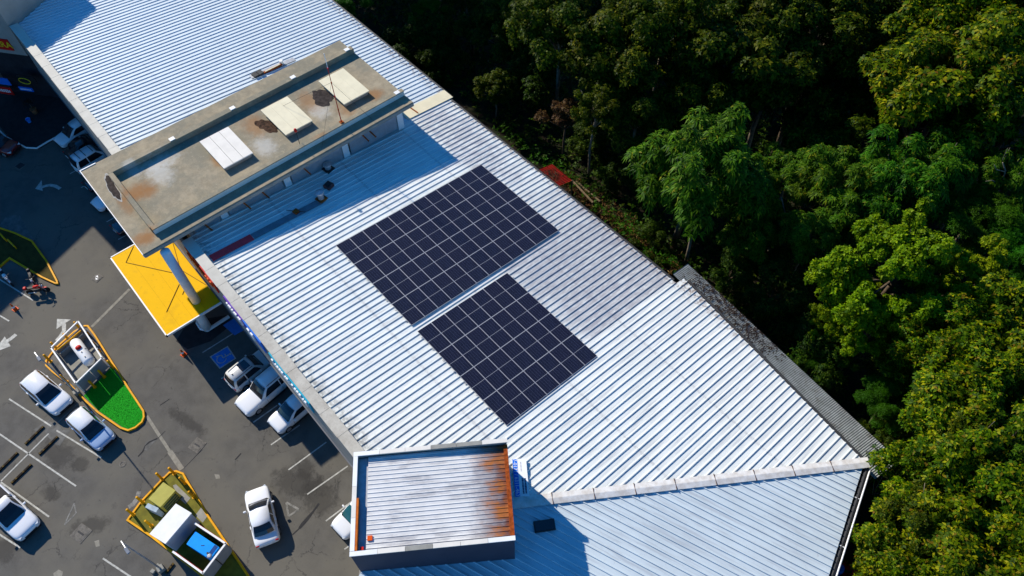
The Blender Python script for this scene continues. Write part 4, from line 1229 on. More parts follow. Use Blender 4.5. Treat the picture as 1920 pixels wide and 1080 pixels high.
# small rail posts on the lane side of the tank island
for (px, py, k) in ((168, 628, 0), (178, 645, 1), (189, 660, 2), (201, 679, 3)):
    p = g(px, py, .1)
    t = thing('guard_post', ['short yellow guard post nearest the tan joint', 'second short yellow guard post along the tank island', 'third short yellow guard post along the tank island', 'short yellow guard post next to the grey panels'][k], 'post', (p.x, p.y, .09), group='short guard posts beside the cage')
    MB().lathe([(.05, 0), (.05, .55)], n=8).build('post', kerb_yellow, t, local=True)
    MB().lathe([(.055, .55), (.03, .60)], n=8).build('cap', white_paint, t, local=True)
# yellow low bars inside the cage end
t = thing('guard_bar', 'yellow guard bar with grey plate across the cage end', 'barrier', g(133, 640, .1))
a, c = g(108, 656, .9), g(152, 620, .9)
MB().tube([a, c], .07, 8).build('bar', kerb_yellow, t)
MB().box(((a.x + c.x) / 2 + .3, (a.y + c.y) / 2, .5), (.12, 2.2, .5), math.atan2((c - a).y, (c - a).x) - R(90)).build('plate', concrete, t)

def lamp(px, py, lab, h=6.2):
    """px,py: the foot"""
    p = g(px, py)
    t_ = thing('street_lamp', lab, 'street lamp', (p.x, p.y, 0), group='street lamps of the car park')
    MB().box((0, 0, .2), (.42, .42, .4)).build('base_block', concrete, t_, local=True, bevel=.03)
    MB().tube([(0, 0, .38), (0, 0, h * .5), (0, 0, h)], .065, 8, .045).build('pole', steel, t_, local=True)
    MB().tube([(-.1, 0, h - .05), (.55, .05, h + .1)], .035, 6).build('arm', steel, t_, local=True)
    MB().box((.75, .06, h + .12), (.46, .20, .10), .05).build('lamp_head', mat('lamp_grey', (.20, .22, .25), .5), t_, local=True, bevel=.03)
    MB().box((.75, .06, h + .065), (.42, .18, .02), .05).build('lens', lamp_glass, t_, local=True)
    return t_
lamp(146, 738, 'grey street lamp at the kerb of the tank island beside the white car')
lamp(304, 1068, 'grey street lamp on the open asphalt below the white cabin')

# ------------------------------------------------------------------ generator island
zc = 1.95
cq = [g(x, y, zc) for x, y in ((329.6, 944), (359.5, 962), (310, 1020), (280, 1001))]
t = thing('utility_cabin', 'white flat roofed utility cabin on the olive island', 'cabin', (cq[0].x, cq[0].y, .09))
MB().prism([(p.x, p.y) for p in [q_.lerp(sum(cq, Vector()) / 4, .04) for q_ in cq]], .09, zc - .1).build('wall', mat('cabin_wall', (.5, .52, .55), .6, var=.04), t)
MB().prism([(p.x, p.y) for p in cq], zc - .099, zc).build('roof', white_paint, t, bevel=.01)
rq = [g(200 + x / 3.857, 800 + y / 3.857, 1.6) for x, y in [(640, 700), (860, 845), (695, 1060), (480, 905)]]
rq = [Vector((p.x, p.y, 0)) for p in rq]
t = thing('tank_yard', 'open topped yard with white rim and red lined walls below the cabin', 'enclosure', (rq[0].x, rq[0].y, .09))
for i_ in range(3):
    a, c = rq[i_], rq[(i_ + 1) % 4]; d = c - a; an = math.atan2(d.y, d.x)
    nrm = Vector((-d.y, d.x, 0)).normalized() * (.055)
    MB().box(((a.x + c.x) / 2, (a.y + c.y) / 2, .81), (d.length - .12, .10, 1.44), an).build('wall_panel', panel_grey, t)
    MB().box(((a.x + c.x) / 2, (a.y + c.y) / 2, 1.58), (d.length + .08, .12, .08), an).build('rim', white_paint, t)
    if i_ != 1:
        s2 = 1 if i_ == 0 else -1
        ce = (rq[0] + rq[2]) / 2; toward = (ce - (a + c) / 2).normalized() * .075
        for sgn_, mm in ((1, red_sheet), (-1, red_sheet)):
            q_ = (a + c) / 2 + toward * sgn_
            MB().box((q_.x, q_.y, 1.44), (d.length - .2, .03, .16), an).build('red_band', mm, t)
a, c = rq[1], rq[2]; d = c - a
q_ = (a + c) / 2 + (((a + c) / 2) - (rq[0] + rq[2]) / 2).normalized() * .065
MB().box((q_.x, q_.y, .80), (.05, .05, 1.4), math.atan2(d.y, d.x)).build('seam_post', iron, t)
tq = [g(200 + x / 3.857, 800 + y / 3.857, 1.42) for x, y in [(640, 755), (815, 872), (748, 962), (575, 850)]]
ce = sum(tq, Vector()) / 4
t = thing('water_tank', 'bright blue box shaped fuel tank inside the red rimmed yard', 'tank', (ce.x, ce.y, .09))
MB().prism([(p.x, p.y) for p in tq], .3, 1.42).build('tank_body', tank_blue, t, bevel=.03)
MB().prism([(p.lerp(ce, .12).x, p.lerp(ce, .12).y) for p in tq], .09, .299).build('skid', iron, t)
p1, p2, p3, p4 = [p.lerp(ce, .05) for p in tq]
f1, f2 = p1.lerp(p2, .84), p4.lerp(p3, .84)
MB().prism([(f1.x, f1.y), (p2.lerp(p1, .02).x, p2.lerp(p1, .02).y), (p3.lerp(p4, .02).x, p3.lerp(p4, .02).y), (f2.x, f2.y)], 1.423, 1.428).build('top_recess', mat('tank_blue_dark', (.01, .06, .22), .5), t)
q_ = p3.lerp(p4, .08).lerp(p2, .15); MB().lathe([(.15, 0), (.15, .05), (.09, .09)], (q_.x, q_.y, 1.428), 14).build('filler_cap', steel, t)
q_ = p3.lerp(p4, .25).lerp(p2, .25); MB().lathe([(.07, 0), (.07, .05)], (q_.x, q_.y, 1.422), 12).build('bung', iron, t)
MB().box((ce.x, ce.y, 1.432), (.22, .03, .015), .9).build('lifting_eye', iron, t)
gq = [g(200 + x / 3.857, 800 + y / 3.857, 1.3) for x, y in [(410, 400), (500, 462), (388, 585), (300, 525)]]
t = thing('generator_set', 'olive yellow box shaped generator on the olive island', 'generator', (gq[0].x, gq[0].y, .09))
MB().prism([(p.x, p.y) for p in gq], .22, 1.3).build('housing', olive_box, t, bevel=.03)
gc = sum(gq, Vector()) / 4
MB().prism([(p.lerp(gc, -.05).x, p.lerp(gc, -.05).y) for p in gq], .09, .219).build('skid', green_dark, t)
d = gq[2] - gq[1]; q_ = (gq[1] + gq[2]) / 2 + (gq[1] - gq[0]).normalized() * .02
for k in range(3):
    z = .45 + k * .28
    MB().box((q_.x, q_.y, z), (d.length * .8, .03, .18), math.atan2(d.y, d.x)).build('louvre', green_dark, t)
q_ = gq[3].lerp(gq[2], .4)
t2 = thing('control_cabinet', 'small pale blue cabinet squeezed beside the generator', 'cabinet', (*g(297, 962, .1)[:2], .09))
MB().box((0, 0, .55), (.85, .28, 1.1), .45).build('housing', mat('cabinet_blue', (.38, .46, .50), .5), t2, local=True, bevel=.02)
MB().box((0, 0, 1.12), (.9, .32, .03), .45).build('lid', mat('cabinet_blue', (.38, .46, .50), .5), t2, local=True)
flat('concrete_pad', PX([(324, 910), (330, 908), (357, 934), (348, 945), (336, 935)], .1), .098, concrete, 'pale concrete pad beside the generator')
flat('concrete_pad', PX([(380, 948), (391, 965), (380, 980), (366, 966)], .1), .098, concrete, 'pale concrete pad beside the kerb of the olive island')
labs = ['yellow bollard on the kerb left of the generator top', 'yellow bollard at the rounded tip of the olive island', 'yellow bollard at the kerb below the generator', 'yellow bollard at the sharp corner of the olive island',
        'yellow bollard standing against the white cabin', 'yellow bollard by the lane side kerb past the tip', 'second yellow bollard along the lane side kerb']
for (px, py), lb in zip([(304, 898), (327, 888), (268, 942), (250, 965), (284, 986), (347, 906), (364, 932)], labs): bollard(px, py, lb)
# wheel stops
stops = [((82.5, 800), (48, 833.6), 'wheel stop beside the round patch, upper of the facing pair'), ((109, 819), (74, 853), 'wheel stop beside the round patch, lower of the facing pair'), ((33.7, 849), (-2, 884), 'wheel stop in the bay at the frame edge'), ((59.6, 871), (22, 907), 'wheel stop beyond the crossing bay lines'),
         ((326, 1057), (312, 1075), 'yellow and black wheel stop below the tank yard'), ((26, 853), (-14, 893), 'worn wheel stop almost off the picture edge')]
for a, c, lb in stops[:5]:
    p, q_ = g(*a), g(*c); d = q_ - p; an = math.atan2(d.y, d.x); ce = (p + q_) / 2
    t = thing('wheel_stop', lb, 'wheel stop', (ce.x, ce.y, 0), an, 'wheel stops in the parking bays')
    L_ = d.length; b = MB()
    pr = [(-.09, 0), (-.07, .11), (.07, .11), (.09, 0)]
    b.add([(x, y, z) for x in (-L_ / 2, L_ / 2) for y, z in pr], [(0, 1, 5, 4), (1, 2, 6, 5), (2, 3, 7, 6), (3, 2, 1, 0), (4, 5, 6, 7)])
    b.build('rubber_block', mat('wheel_stop_black', (.028, .02, .012), .85, var=.3, scale=4), t, local=True)
    for x in (-L_ * .45, -L_ * .1, L_ * .25, L_ * .44):
        MB().box((x, 0, .113), (.12, .13, .006)).build('yellow_mark', mat('stop_yellow', (.13, .085, .02), .8, var=.3, scale=8), t, local=True)
for (px, py, lb) in ((302, 1062, 'pale concrete block beside the lamp foot'), (292, 1072, 'second pale concrete block by the lamp foot')):
    p = g(px - 4, py); tag(MB().box((p.x, p.y, .1), (.28, .24, .2), .4).build('concrete_block', concrete, bevel=.02), lb, 'block')
# yellow bars on the dark arrow island
for k, (a, c) in enumerate((((-2, 436), (10, 449)), ((14, 449), (28, 463)))):
    p, q_ = g(*a, .35), g(*c, .35)
    t = thing('guard_rail', ['low yellow rail on the arrow island, end at the frame edge', 'low yellow rail on the arrow island, inner end'][k], 'rail', (p.x, p.y, .09))
    MB().tube([p, q_], .07, 8).build('rail', kerb_yellow, t)
    for e in (p, q_): MB().tube([(e.x, e.y, .09), (e.x, e.y, .34)], .05, 6).build('post', kerb_yellow, t)

# cones
def cone(px, py, lab):
    p = g(px, py)
    t_ = thing('traffic_cone', lab, 'cone', (p.x, p.y, 0), .3)
    MB().box((0, 0, .025), (.42, .42, .05)).build('base', orange_paint, t_, local=True, bevel=.01)
    MB().lathe([(.16, .05), (.115, .30)], n=14).build('lower_cone', orange_paint, t_, local=True)
    MB().lathe([(.115, .30), (.085, .45)], n=14).build('stripe', letters_white, t_, local=True)
    MB().lathe([(.085, .45), (.03, .78), (.02, .80)], n=14).build('upper_cone', orange_paint, t_, local=True)
cone(29, 580, 'orange traffic cone on the sunlit asphalt near the motorcycles')
cone(345, 665, 'orange traffic cone at the shade edge near the yellow canopy')

# ------------------------------------------------------------------ cars
def car(name, label, cat, x, y, head, Lc=4.2, Wc=1.76, Hc=1.46, kind='sedan', body=car_white, glass=glass_dark, roof_m=None, extras=()):
    t_ = thing(name, label, cat, (x, y, 0), R(head), group='cars in the car park')
    hb = Hc * {'sedan': .60, 'hatch': .60, 'suv': .58, 'pickup': .56}[kind]
    wr = Wc / 2
    if kind == 'sedan': G = (.15, .30, .56, .73)
    elif kind == 'hatch': G = (.03, .13, .53, .74)
    elif kind == 'suv': G = (.02, .09, .52, .67)
    else: G = (.36, .40, .54, .725)
    # lower body: stations along the length
    st_ = []
    for f_ in (0, .012, .05, .12, .20, .30, .42, .55, .68, .74, .82, .90, .955, .988, 1.0):
        end = min(f_, 1 - f_)
        w = wr * (0.80 if end == 0 else .90 if end < .02 else .965 if end < .06 else 1.0)
        if f_ > .86: w *= 1 - .10 * ((f_ - .86) / .14) ** 2 
        zt = hb
        if f_ > G[3] - .02: zt = hb - (hb * .15) * ((f_ - G[3]) / (1 - G[3])) ** 1.6 if f_ > G[3] else hb
        if kind == 'sedan' and f_ < G[0]: zt = hb - .03
        if end < .03: zt -= .07
        if end == 0: zt -= .12
        st_.append(((f_ - .5) * Lc, w, zt, .24 if end > .02 else .34))
    b_ = MB(); ring = 9
    for X, w, zt, zb in st_:
        half = [(w * .86, zb), (w * .985, zb + .10), (w, (zb + zt) * .52), (w * .955, zt - .06), (w * .80, zt)]
        if kind == 'pickup' and False: pass
        rp = [(X, yy, zz) for yy, zz in half] + [(X, 0, zt + .025)] + [(X, -yy, zz) for yy, zz in half[::-1]]
        b_.v += rp
    k = 11
    for i_ in range(len(st_) - 1):
        for j in range(k - 1):
            b_.f.append((i_ * k + j, (i_ + 1) * k + j, (i_ + 1) * k + j + 1, i_ * k + j + 1))
        b_.f.append((i_ * k + k - 1, (i_ + 1) * k + k - 1, (i_ + 1) * k, i_ * k))
    b_.f.append(tuple(range(k))); b_.f.append(tuple(reversed(range((len(st_) - 1) * k, len(st_) * k))))
    b_.f = [tuple(reversed(f)) for f in b_.f]
    b_.mi = [0] * len(b_.f)
    bd = b_.build('body', body, t_, smooth=True, local=True, subsurf=1)
    # cabin
    X = [(f_ - .5) * Lc for f_ in G]
    wb, wt = wr * .90, wr * .70
    zr = Hc
    # glasshouse cross sections: (x, half width at belt, half width at roof, z belt, z roof)
    sec = [(X[0], wb * .92, wb * .90, hb - .02, hb), (X[0] + (X[1] - X[0]) * .5, wb * .95, wt * 1.06, hb, (hb + zr) / 2 + .05), (X[1], wb * .97, wt * .96, hb, zr - .05), (X[1] + .25, wb, wt, hb, zr - .01), ((X[1] + X[2]) / 2, wb, wt * 1.02, hb, zr + .01),
           (X[2] - .22, wb, wt * 1.01, hb, zr - .005), (X[2], wb, wt * .98, hb, zr - .05), (X[2] + (X[3] - X[2]) * .5, wb * .985, wt * 1.10, hb, (hb + zr) / 2 + .03), (X[3], wb * .95, wb * .93, hb - .02, hb)]
    b_ = MB(); k = 7
    for xx, wl, wu, zl, zu in sec:
        b_.v += [(xx, wl, zl), (xx, wl + (wu - wl) * .55, zl + (zu - zl) * .6), (xx, wu, zu - .02), (xx, 0, zu + .02), (xx, -wu, zu - .02), (xx, -(wl + (wu - wl) * .55), zl + (zu - zl) * .6), (xx, -wl, zl)]
    for i_ in range(len(sec) - 1):
        for j in range(k - 1): b_.f.append((i_ * k + j, i_ * k + j + 1, (i_ + 1) * k + j + 1, (i_ + 1) * k + j))
    b_.mi = [0] * len(b_.f)
    cb = b_.build('cabin', roof_m or body, t_, smooth=True, local=True)
    def pane(nm, pts, m_=glass):
        MB().add(pts, [tuple(range(len(pts)))]).build(nm, m_, t_, local=True)
    o_ = .022
    def lerp3(a, c, f_): return tuple(a[q] + (c[q] - a[q]) * f_ for q in range(3))
    # windscreen and rear window as slightly bowed panes proud of the shell
    def bowed(nm, lo, hi, wl, wh, sgn_, m_=glass):
        b2 = MB(); n_ = 6; rows = []
        for r_ in range(4):
            f_ = r_ / 3; 
            mid_z = .07 * math.sin(math.pi * f_)
            xx = lo[0] + (hi[0] - lo[0]) * f_; zz = lo[1] + (hi[1] - lo[1]) * f_ + mid_z; ww = wl + (wh - wl) * f_
            row = []
            for j in range(n_ + 1):
                s_ = j / n_ * 2 - 1
                row.append((xx + sgn_ * (.06 * (1 - s_ * s_)) + sgn_ * o_, ww * s_, zz + o_ * .9 - .015 * s_ * s_))
            rows.append(row)
        for r1, r2 in zip(rows, rows[1:]):
            for j in range(n_): b2.quad(r1[j], r1[j + 1], r2[j + 1], r2[j])
        b2.build(nm, m_, t_, local=True, smooth=True)
    bowed('windscreen', (X[3] - .05, hb + .02), (X[2] + .03, zr - .045), wb * .86, wt * .92, 1)
    bowed('rear_window', (X[0] + .05, hb + .05), (X[1] - .03, zr - .06), wb * .84, wt * .88, -1)
    for sd in (1, -1):
        def P(f_, h):
            xx = X[0] + (X[3] - X[0]) * f_
            return None
        xm = (X[1] + X[2]) / 2 - .05
        zl, zu = hb + .05, zr - .10
        def sw(z): 
            f_ = (z - hb) / (zr - hb); return sd * ((wb + (wt - wb) * min(1, f_ / .6 * .55 if f_ < .6 else .55 + (f_ - .6) / .4 * .45)) + .012)
        xr0, xr1 = X[0] + (X[1] - X[0]) * .35 + .12, X[1] + .10
        xf0, xf1 = X[3] - (X[3] - X[2]) * .30 - .10, X[2] - .06
        zmid = hb + (zr - hb) * .6
        def quadw(xa0, xa1, xb0, xb1):
            xam, xbm = xa0 + (xa1 - xa0) * .55, xb0 + (xb1 - xb0) * .55
            b2 = MB()
            b2.quad((xa0, sw(zl), zl), (xb0, sw(zl), zl), (xbm, sw(zmid), zmid), (xam, sw(zmid), zmid))
            b2.quad((xam, sw(zmid), zmid), (xbm, sw(zmid), zmid), (xb1, sw(zu), zu), (xa1, sw(zu), zu))
            b2.build('side_window', glass_dark, t_, local=True)
        for xs_m in (xm, X[3] - .30, X[0] + .25):
            MB().box((xs_m, sd * (wr - .004), hb * .62), (.016, .012, hb * .56)).build('door_seam', trim_black, t_, local=True)
        MB().box((xm - .25, sd * wr * .985, hb * .80), (.20, .05, .035)).build('door_handle', body, t_, local=True)
        MB().box((0, sd * (wr * .97), .27), (Lc * .44, .06, .10)).build('sill', trim_black, t_, local=True)
        if kind != 'pickup' or True:
            quadw(xr0, xr1, xm - .04, xm - .04)
        quadw(xm + .04, xm + .04, xf0, xf1)
        # mirror
        MB().box((X[3] - .42, sd * (wr + .09), hb + .07), (.12, .20, .13)).build('mirror', body, t_, local=True, bevel=.03)
        # lights
        MB().box((Lc / 2 - .20, sd * wr * .66, hb * .73), (.34, .34, .13), -sd * .45).build('headlight', lamp_glass, t_, local=True, bevel=.03)
        MB().box((-Lc / 2 + .06, sd * wr * .74, hb * .80), (.07, .22, .16)).build('tail_light', tail_red, t_, local=True, bevel=.02)
        for fx in (.18, .81):
            xx = (fx - .5) * Lc
            wh = MB().lathe([(.20, -.10), (.31, -.10), (.325, -.06), (.325, .06), (.31, .10), (.20, .10)], (xx, sd * (wr - .10), .325), 18, axis=(0, sd, 0)).build('wheel', black_rubber, t_, local=True)
            MB().lathe([(.20, .085), (.19, .105), (.06, .112)], (xx, sd * (wr - .10), .325), 14, axis=(0, sd, 0)).build('rim', alloy, wh, local=True)
    MB().box((Lc / 2 - .03, 0, .46), (.06, Wc * .50, .16)).build('grille', trim_black, t_, local=True, bevel=.02)
    MB().box((Lc / 2 - .03, 0, .30), (.10, Wc * .78, .10)).build('bumper', trim_black, t_, local=True, bevel=.02)
    MB().box((-Lc / 2 + .01, 0, .55), (.03, .5, .14)).build('licence_plate', white_paint, t_, local=True)
    MB().box((X[3] - .02, 0, hb + .012), (.13, wb * 1.66, .03)).build('wiper_cowl', trim_black, t_, local=True, bevel=.01)
    for sd in (1, -1): MB().box((X[3] - .10, sd * .32 - .1, hb + .075), (.03, .62, .02), .12).build('wiper', trim_black, t_, local=True)
    if kind == 'pickup':
        bw = wr * .84; x0_, x1_ = -Lc / 2 + .10, X[0] - .04
        MB().box(((x0_ + x1_) / 2, 0, hb + .045), (x1_ - x0_, bw * 2, .02)).build('bed_floor', trim_black, t_, local=True)
        for sd in (1, -1): MB().box(((x0_ + x1_) / 2, sd * (bw + .05), hb + .03), (x1_ - x0_, .09, .12)).build('bed_rail', body, t_, local=True, bevel=.02)
        MB().box((x0_ - .03, 0, hb + .03), (.07, bw * 2, .12)).build('tailgate', body, t_, local=True, bevel=.02)
    for e in extras:
        if e == 'sunroof': MB().box(((X[1] + X[2]) / 2 + .35, 0, zr + .024), (.72, wt * 1.3, .03)).build('sunroof', glass_dark, t_, local=True, bevel=.01)
        if e == 'rails':
            for sd in (1, -1): MB().tube([(X[1] + .15, sd * wt * .93, zr + .06), (X[2] - .1, sd * wt * .93, zr + .06)], .025, 6).build('roof_rail', trim_black, t_, local=True)
        if e == 'rack':
            for xx in (X[1] + .4, (X[1] + X[2]) / 2, X[2] - .2): MB().box((xx, 0, zr + .09), (.06, wt * 2, .04)).build('rack_bar', trim_black, t_, local=True)
        if e == 'fin': MB().box((X[1] + .22, 0, zr + .05), (.10, .04, .05)).build('antenna', trim_black, t_, local=True)
        if e == 'scoop': MB().box((X[3] + .55, 0, hb + .03), (.10, .42, .05)).build('bonnet_scoop', trim_black, t_, local=True)
    return t_
def at_car(px, py, z=.7): p = g(px, py, z); return p.x, p.y
x, y = at_car(490, 966); car('parked_car', 'white sedan driving alone across the open lane', 'car', x, y, 161, 4.15, 1.74, 1.42, 'sedan', car_white)
x, y = at_car(86, 735); car('parked_car', 'white hatchback beside the tank island and lamp', 'car', x, y, 13.5, 4.35, 1.80, 1.52, 'hatch', car_white)
x, y = at_car(169, 802); car('parked_car', 'white hatchback with shade blue painted body at the turf end of the tank island', 'car', x, y, 12, 3.9, 1.70, 1.48, 'hatch', car_shade_blue, roof_m=car_white)  # a white car: blue body stands in for shade, roof keeps the white
x, y = at_car(14, 958); car('pickup_truck', 'white double cab pickup cut by the picture edge', 'pickup', x, y, 14, 4.9, 1.85, 1.62, 'pickup', car_white)
p = g(437, 728, .5); car('parked_car', 'cream suv with sunroof parked half in shade beside the blue bay', 'car', p.x - .50, p.y + 1.95, 97, 4.1, 1.72, 1.60, 'suv', car_silver, extras=('sunroof', 'rails', 'fin'))
p = g(455, 768, .5); car('parked_car', 'large white suv nose out, in the middle of the three by the fascia', 'car', p.x - .25, p.y + 2.15, -83, 4.6, 1.86, 1.78, 'suv', car_white, extras=('rails',))
p = g(513, 801, .5); car('parked_car', 'small white hatchback nose out, under the cyan sign', 'car', p.x - .15, p.y + 1.9, -84, 3.95, 1.70, 1.50, 'hatch', car_white)
p = g(632, 997, .5); car('parked_car', 'white hatchback mostly hidden beneath the corner tower', 'car', p.x - .1, p.y + 1.9, -84, 3.9, 1.72, 1.48, 'hatch', car_white, glass_teal)
p = g(110, 270, .5); car('parked_car', 'white hatchback parked in deep shade next to the pale kerb', 'car', p.x - .35, p.y + 1.95, -81, 4.1, 1.74, 1.50, 'hatch', car_white)
p = g(127, 295, .5); car('parked_car', 'black car with red tail lamps between two white cars in shade', 'car', p.x - .25, p.y + 2.05, 96, 4.2, 1.72, 1.48, 'sedan', car_black)
p = g(143, 318, .5); car('parked_car', 'white van like suv with roof rack in the shade at the slab corner', 'car', p.x - .2, p.y + 2.1, 97, 4.4, 1.80, 1.75, 'suv', car_white, extras=('rack',))
p = g(178, 388, .5); car('parked_car', 'white car nose peeping from under the concrete slab edge', 'car', p.x - .2, p.y + 2.0, -82, 4.1, 1.72, 1.46, 'sedan', car_white)
p = g(216, 432, .5); car('parked_car', 'black car with red lamps almost hidden below the slab', 'car', p.x - .2, p.y + 2.0, 98, 4.2, 1.74, 1.46, 'sedan', car_black)
p = g(158, 352, .5); car('parked_car', 'dark grey car tucked below the slab corner in shade', 'car', p.x - .1, p.y + 2.2, 98, 4.2, 1.74, 1.46, 'sedan', car_black)
x, y = at_car(-6, 268); car('parked_car', 'dark red car at the far shaded picture edge', 'car', x, y, 30, 4.2, 1.74, 1.46, 'hatch', car_red)

# small things by the shaded shops
p = g(67, 212)
t = thing('potted_shrub', 'brown leaved potted shrub in the shade before the far shops', 'plant', (p.x, p.y, .012))
MB().lathe([(.22, 0), (.30, .5), (.33, .5), (.33, .56), (.26, .56)], n=14).build('pot', mat('pot_clay', (.30, .11, .05), .8), t, local=True)
rg0 = random.Random(6); b = MB()
for k in range(160):
    a, e, r_ = rg0.uniform(0, 6.28), rg0.uniform(-.4, 1.4), rg0.uniform(.3, .75)
    q = Vector((r_ * math.cos(a) * math.cos(e), r_ * math.sin(a) * math.cos(e), 1.15 + r_ * math.sin(e))); s_ = rg0.uniform(.06, .13)
    b.quad(q + Vector((-s_, 0, 0)), q + Vector((0, -s_ * .5, .03)), q + Vector((s_, 0, .05)), q + Vector((0, s_ * .5, .02)))
b.build('foliage', LEAF['G'], t, local=True)
MB().tube([(0, 0, .5), (.03, 0, 1.2)], .03, 5).build('stem', bark, t, local=True)
p = g(56, 229)
t = thing('bucket', 'small blue bucket on the shaded pavement below the shrub', 'bucket', (p.x, p.y, .012))
MB().lathe([(.16, 0), (.21, .38), (.23, .38), (.23, .42), (.19, .42), (.15, .06)], n=14).build('pail', tank_blue, t, local=True)
MB().tube([(0, -.22, .4), (0, -.12, .58), (0, .12, .58), (0, .22, .4)], .012, 5).build('handle', steel, t, local=True)

# motorcycles
def motorbike(lab, px, py, head, col, seat=trim_black):
    p = g(px, py, .4)
    t_ = thing('motorcycle', lab, 'motorcycle', (p.x, p.y, 0), R(head), 'motorcycles beside the arrow island')
    for xx in (-.62, .66):
        w = MB().lathe([(.20, -.05), (.29, -.05), (.30, 0), (.29, .05), (.20, .05)], (xx, 0, .30), 18, axis=(0, 1, 0)).build('wheel', black_rubber, t_, local=True)
        MB().lathe([(.19, -.03), (.05, -.05), (.05, .05), (.19, .03)], (xx, 0, .30), 12, axis=(0, 1, 0)).build('rim', alloy, w, local=True)
    MB().box((.02, 0, .42), (.55, .24, .32)).build('engine', iron, t_, local=True, bevel=.05)
    MB().lathe([(.02, -.30), (.13, -.24), (.17, 0), (.14, .22), (.03, .30)], (.14, 0, .82), 12, axis=(1, 0, -.1)).build('fuel_tank', col, t_, local=True, smooth=True)
    MB().box((-.38, 0, .80), (.66, .25, .10)).build('seat', seat, t_, local=True, bevel=.04)
    MB().box((-.76, 0, .86), (.24, .26, .22)).build('tail_box', col, t_, local=True, bevel=.05)
    MB().tube([(.66, .06, .30), (.46, .06, .98)], .03, 6).tube([(.66, -.06, .30), (.46, -.06, .98)], .03, 6).build('fork', steel, t_, local=True)
    MB().tube([(.30, .36, 1.02), (.44, .15, 1.04), (.44, -.15, 1.04), (.30, -.36, 1.02)], .022, 6).build('handlebar', iron, t_, local=True)
    MB().lathe([(.02, -.06), (.10, 0), (.09, .06), (.02, .08)], (.58, 0, .90), 10, axis=(1, 0, 0)).build('headlight', lamp_glass, t_, local=True)
    MB().box((.66, 0, .62), (.34, .11, .04)).build('mudguard', col, t_, local=True)
    MB().tube([(-.1, -.14, .3), (-.7, -.16, .38)], .045, 6).build('exhaust', alloy, t_, local=True)
motorbike('motorcycle with a pale tail box in shade beside the bay line', 13, 522, 5, white_paint)
motorbike('black and chrome motorcycle standing along the island kerb', 62, 524, -8, trim_black)
motorbike('motorcycle with a red tank lying in the sun edge by the bay line', 70, 544, 60, red_paint)

# ------------------------------------------------------------------ forest
def norm(a): return a / np.maximum(1e-9, np.linalg.norm(a, axis=1, keepdims=True))

class Leaves:
    def __init__(s): s.V, s.F = [], []; s.n = 0
    def add_quads(s, A, B_, C_, D_):
        m_ = len(A)
        v = np.stack([A, B_, C_, D_], 1).reshape(-1, 3)
        f = (np.arange(m_ * 4).reshape(-1, 4)) + s.n
        s.V.append(v); s.F.append(f); s.n += m_ * 4
    def mesh(s, name, m_):
        V = np.concatenate(s.V).astype(np.float32); F = np.concatenate(s.F).astype(np.int32)
        me = bpy.data.meshes.new(name)
        me.vertices.add(len(V)); me.vertices.foreach_set('co', V.ravel())
        me.loops.add(F.size); me.loops.foreach_set('vertex_index', F.ravel())
        me.polygons.add(len(F)); me.polygons.foreach_set('loop_start', np.arange(0, F.size, 4, dtype=np.int32))
        me.update(calc_edges=True)
        me.materials.append(m_)
        return me

def rosettes(L, P, Nn, k, ln, wr_, droop, rg, tilt=.25, ragged=.3):
    """k leaves round every point P, spread across the plane of normal Nn"""
    n = len(P)
    up = np.tile([0.0, 0, 1], (n, 1)); up[np.abs(Nn[:, 2]) > .9] = [1, 0, 0]
    T1 = norm(np.cross(Nn, up)); T2 = np.cross(Nn, T1)
    ph = rg.uniform(0, 6.28, n)
    for j in range(k):
        a = ph + 6.2832 * j / k + rg.normal(0, .25, n)
        d = T1 * np.cos(a)[:, None] + T2 * np.sin(a)[:, None]
        d = norm(d + Nn * (rg.normal(tilt, .2, n))[:, None])
        s_ = norm(np.cross(d, Nn) + rg.normal(0, .15, (n, 3)))
        l_ = (ln * rg.uniform(1 - ragged, 1 + ragged, n))[:, None]
        mid = P + d * l_ * .5 + Nn * l_ * .06
        tip = P + d * l_ - np.array([0, 0, 1.0]) * l_ * droop
        L.add_quads(P + d * l_ * .05, mid + s_ * l_ * wr_, tip, mid - s_ * l_ * wr_)

def lobes_of(rg, n, RR, flat_, rl, low=-.35):
    d = norm(rg.normal(0, 1, (n * 3, 3))); d = d[d[:, 2] > low][:n]
    r_ = rg.uniform(.45, 1.08, len(d))[:, None]
    c = d * r_ * np.array([RR, RR, RR * flat_])
    c[:, :2] += rg.normal(0, .12 * RR, 2)
    return c, rg.uniform(rl[0], rl[1], len(c))

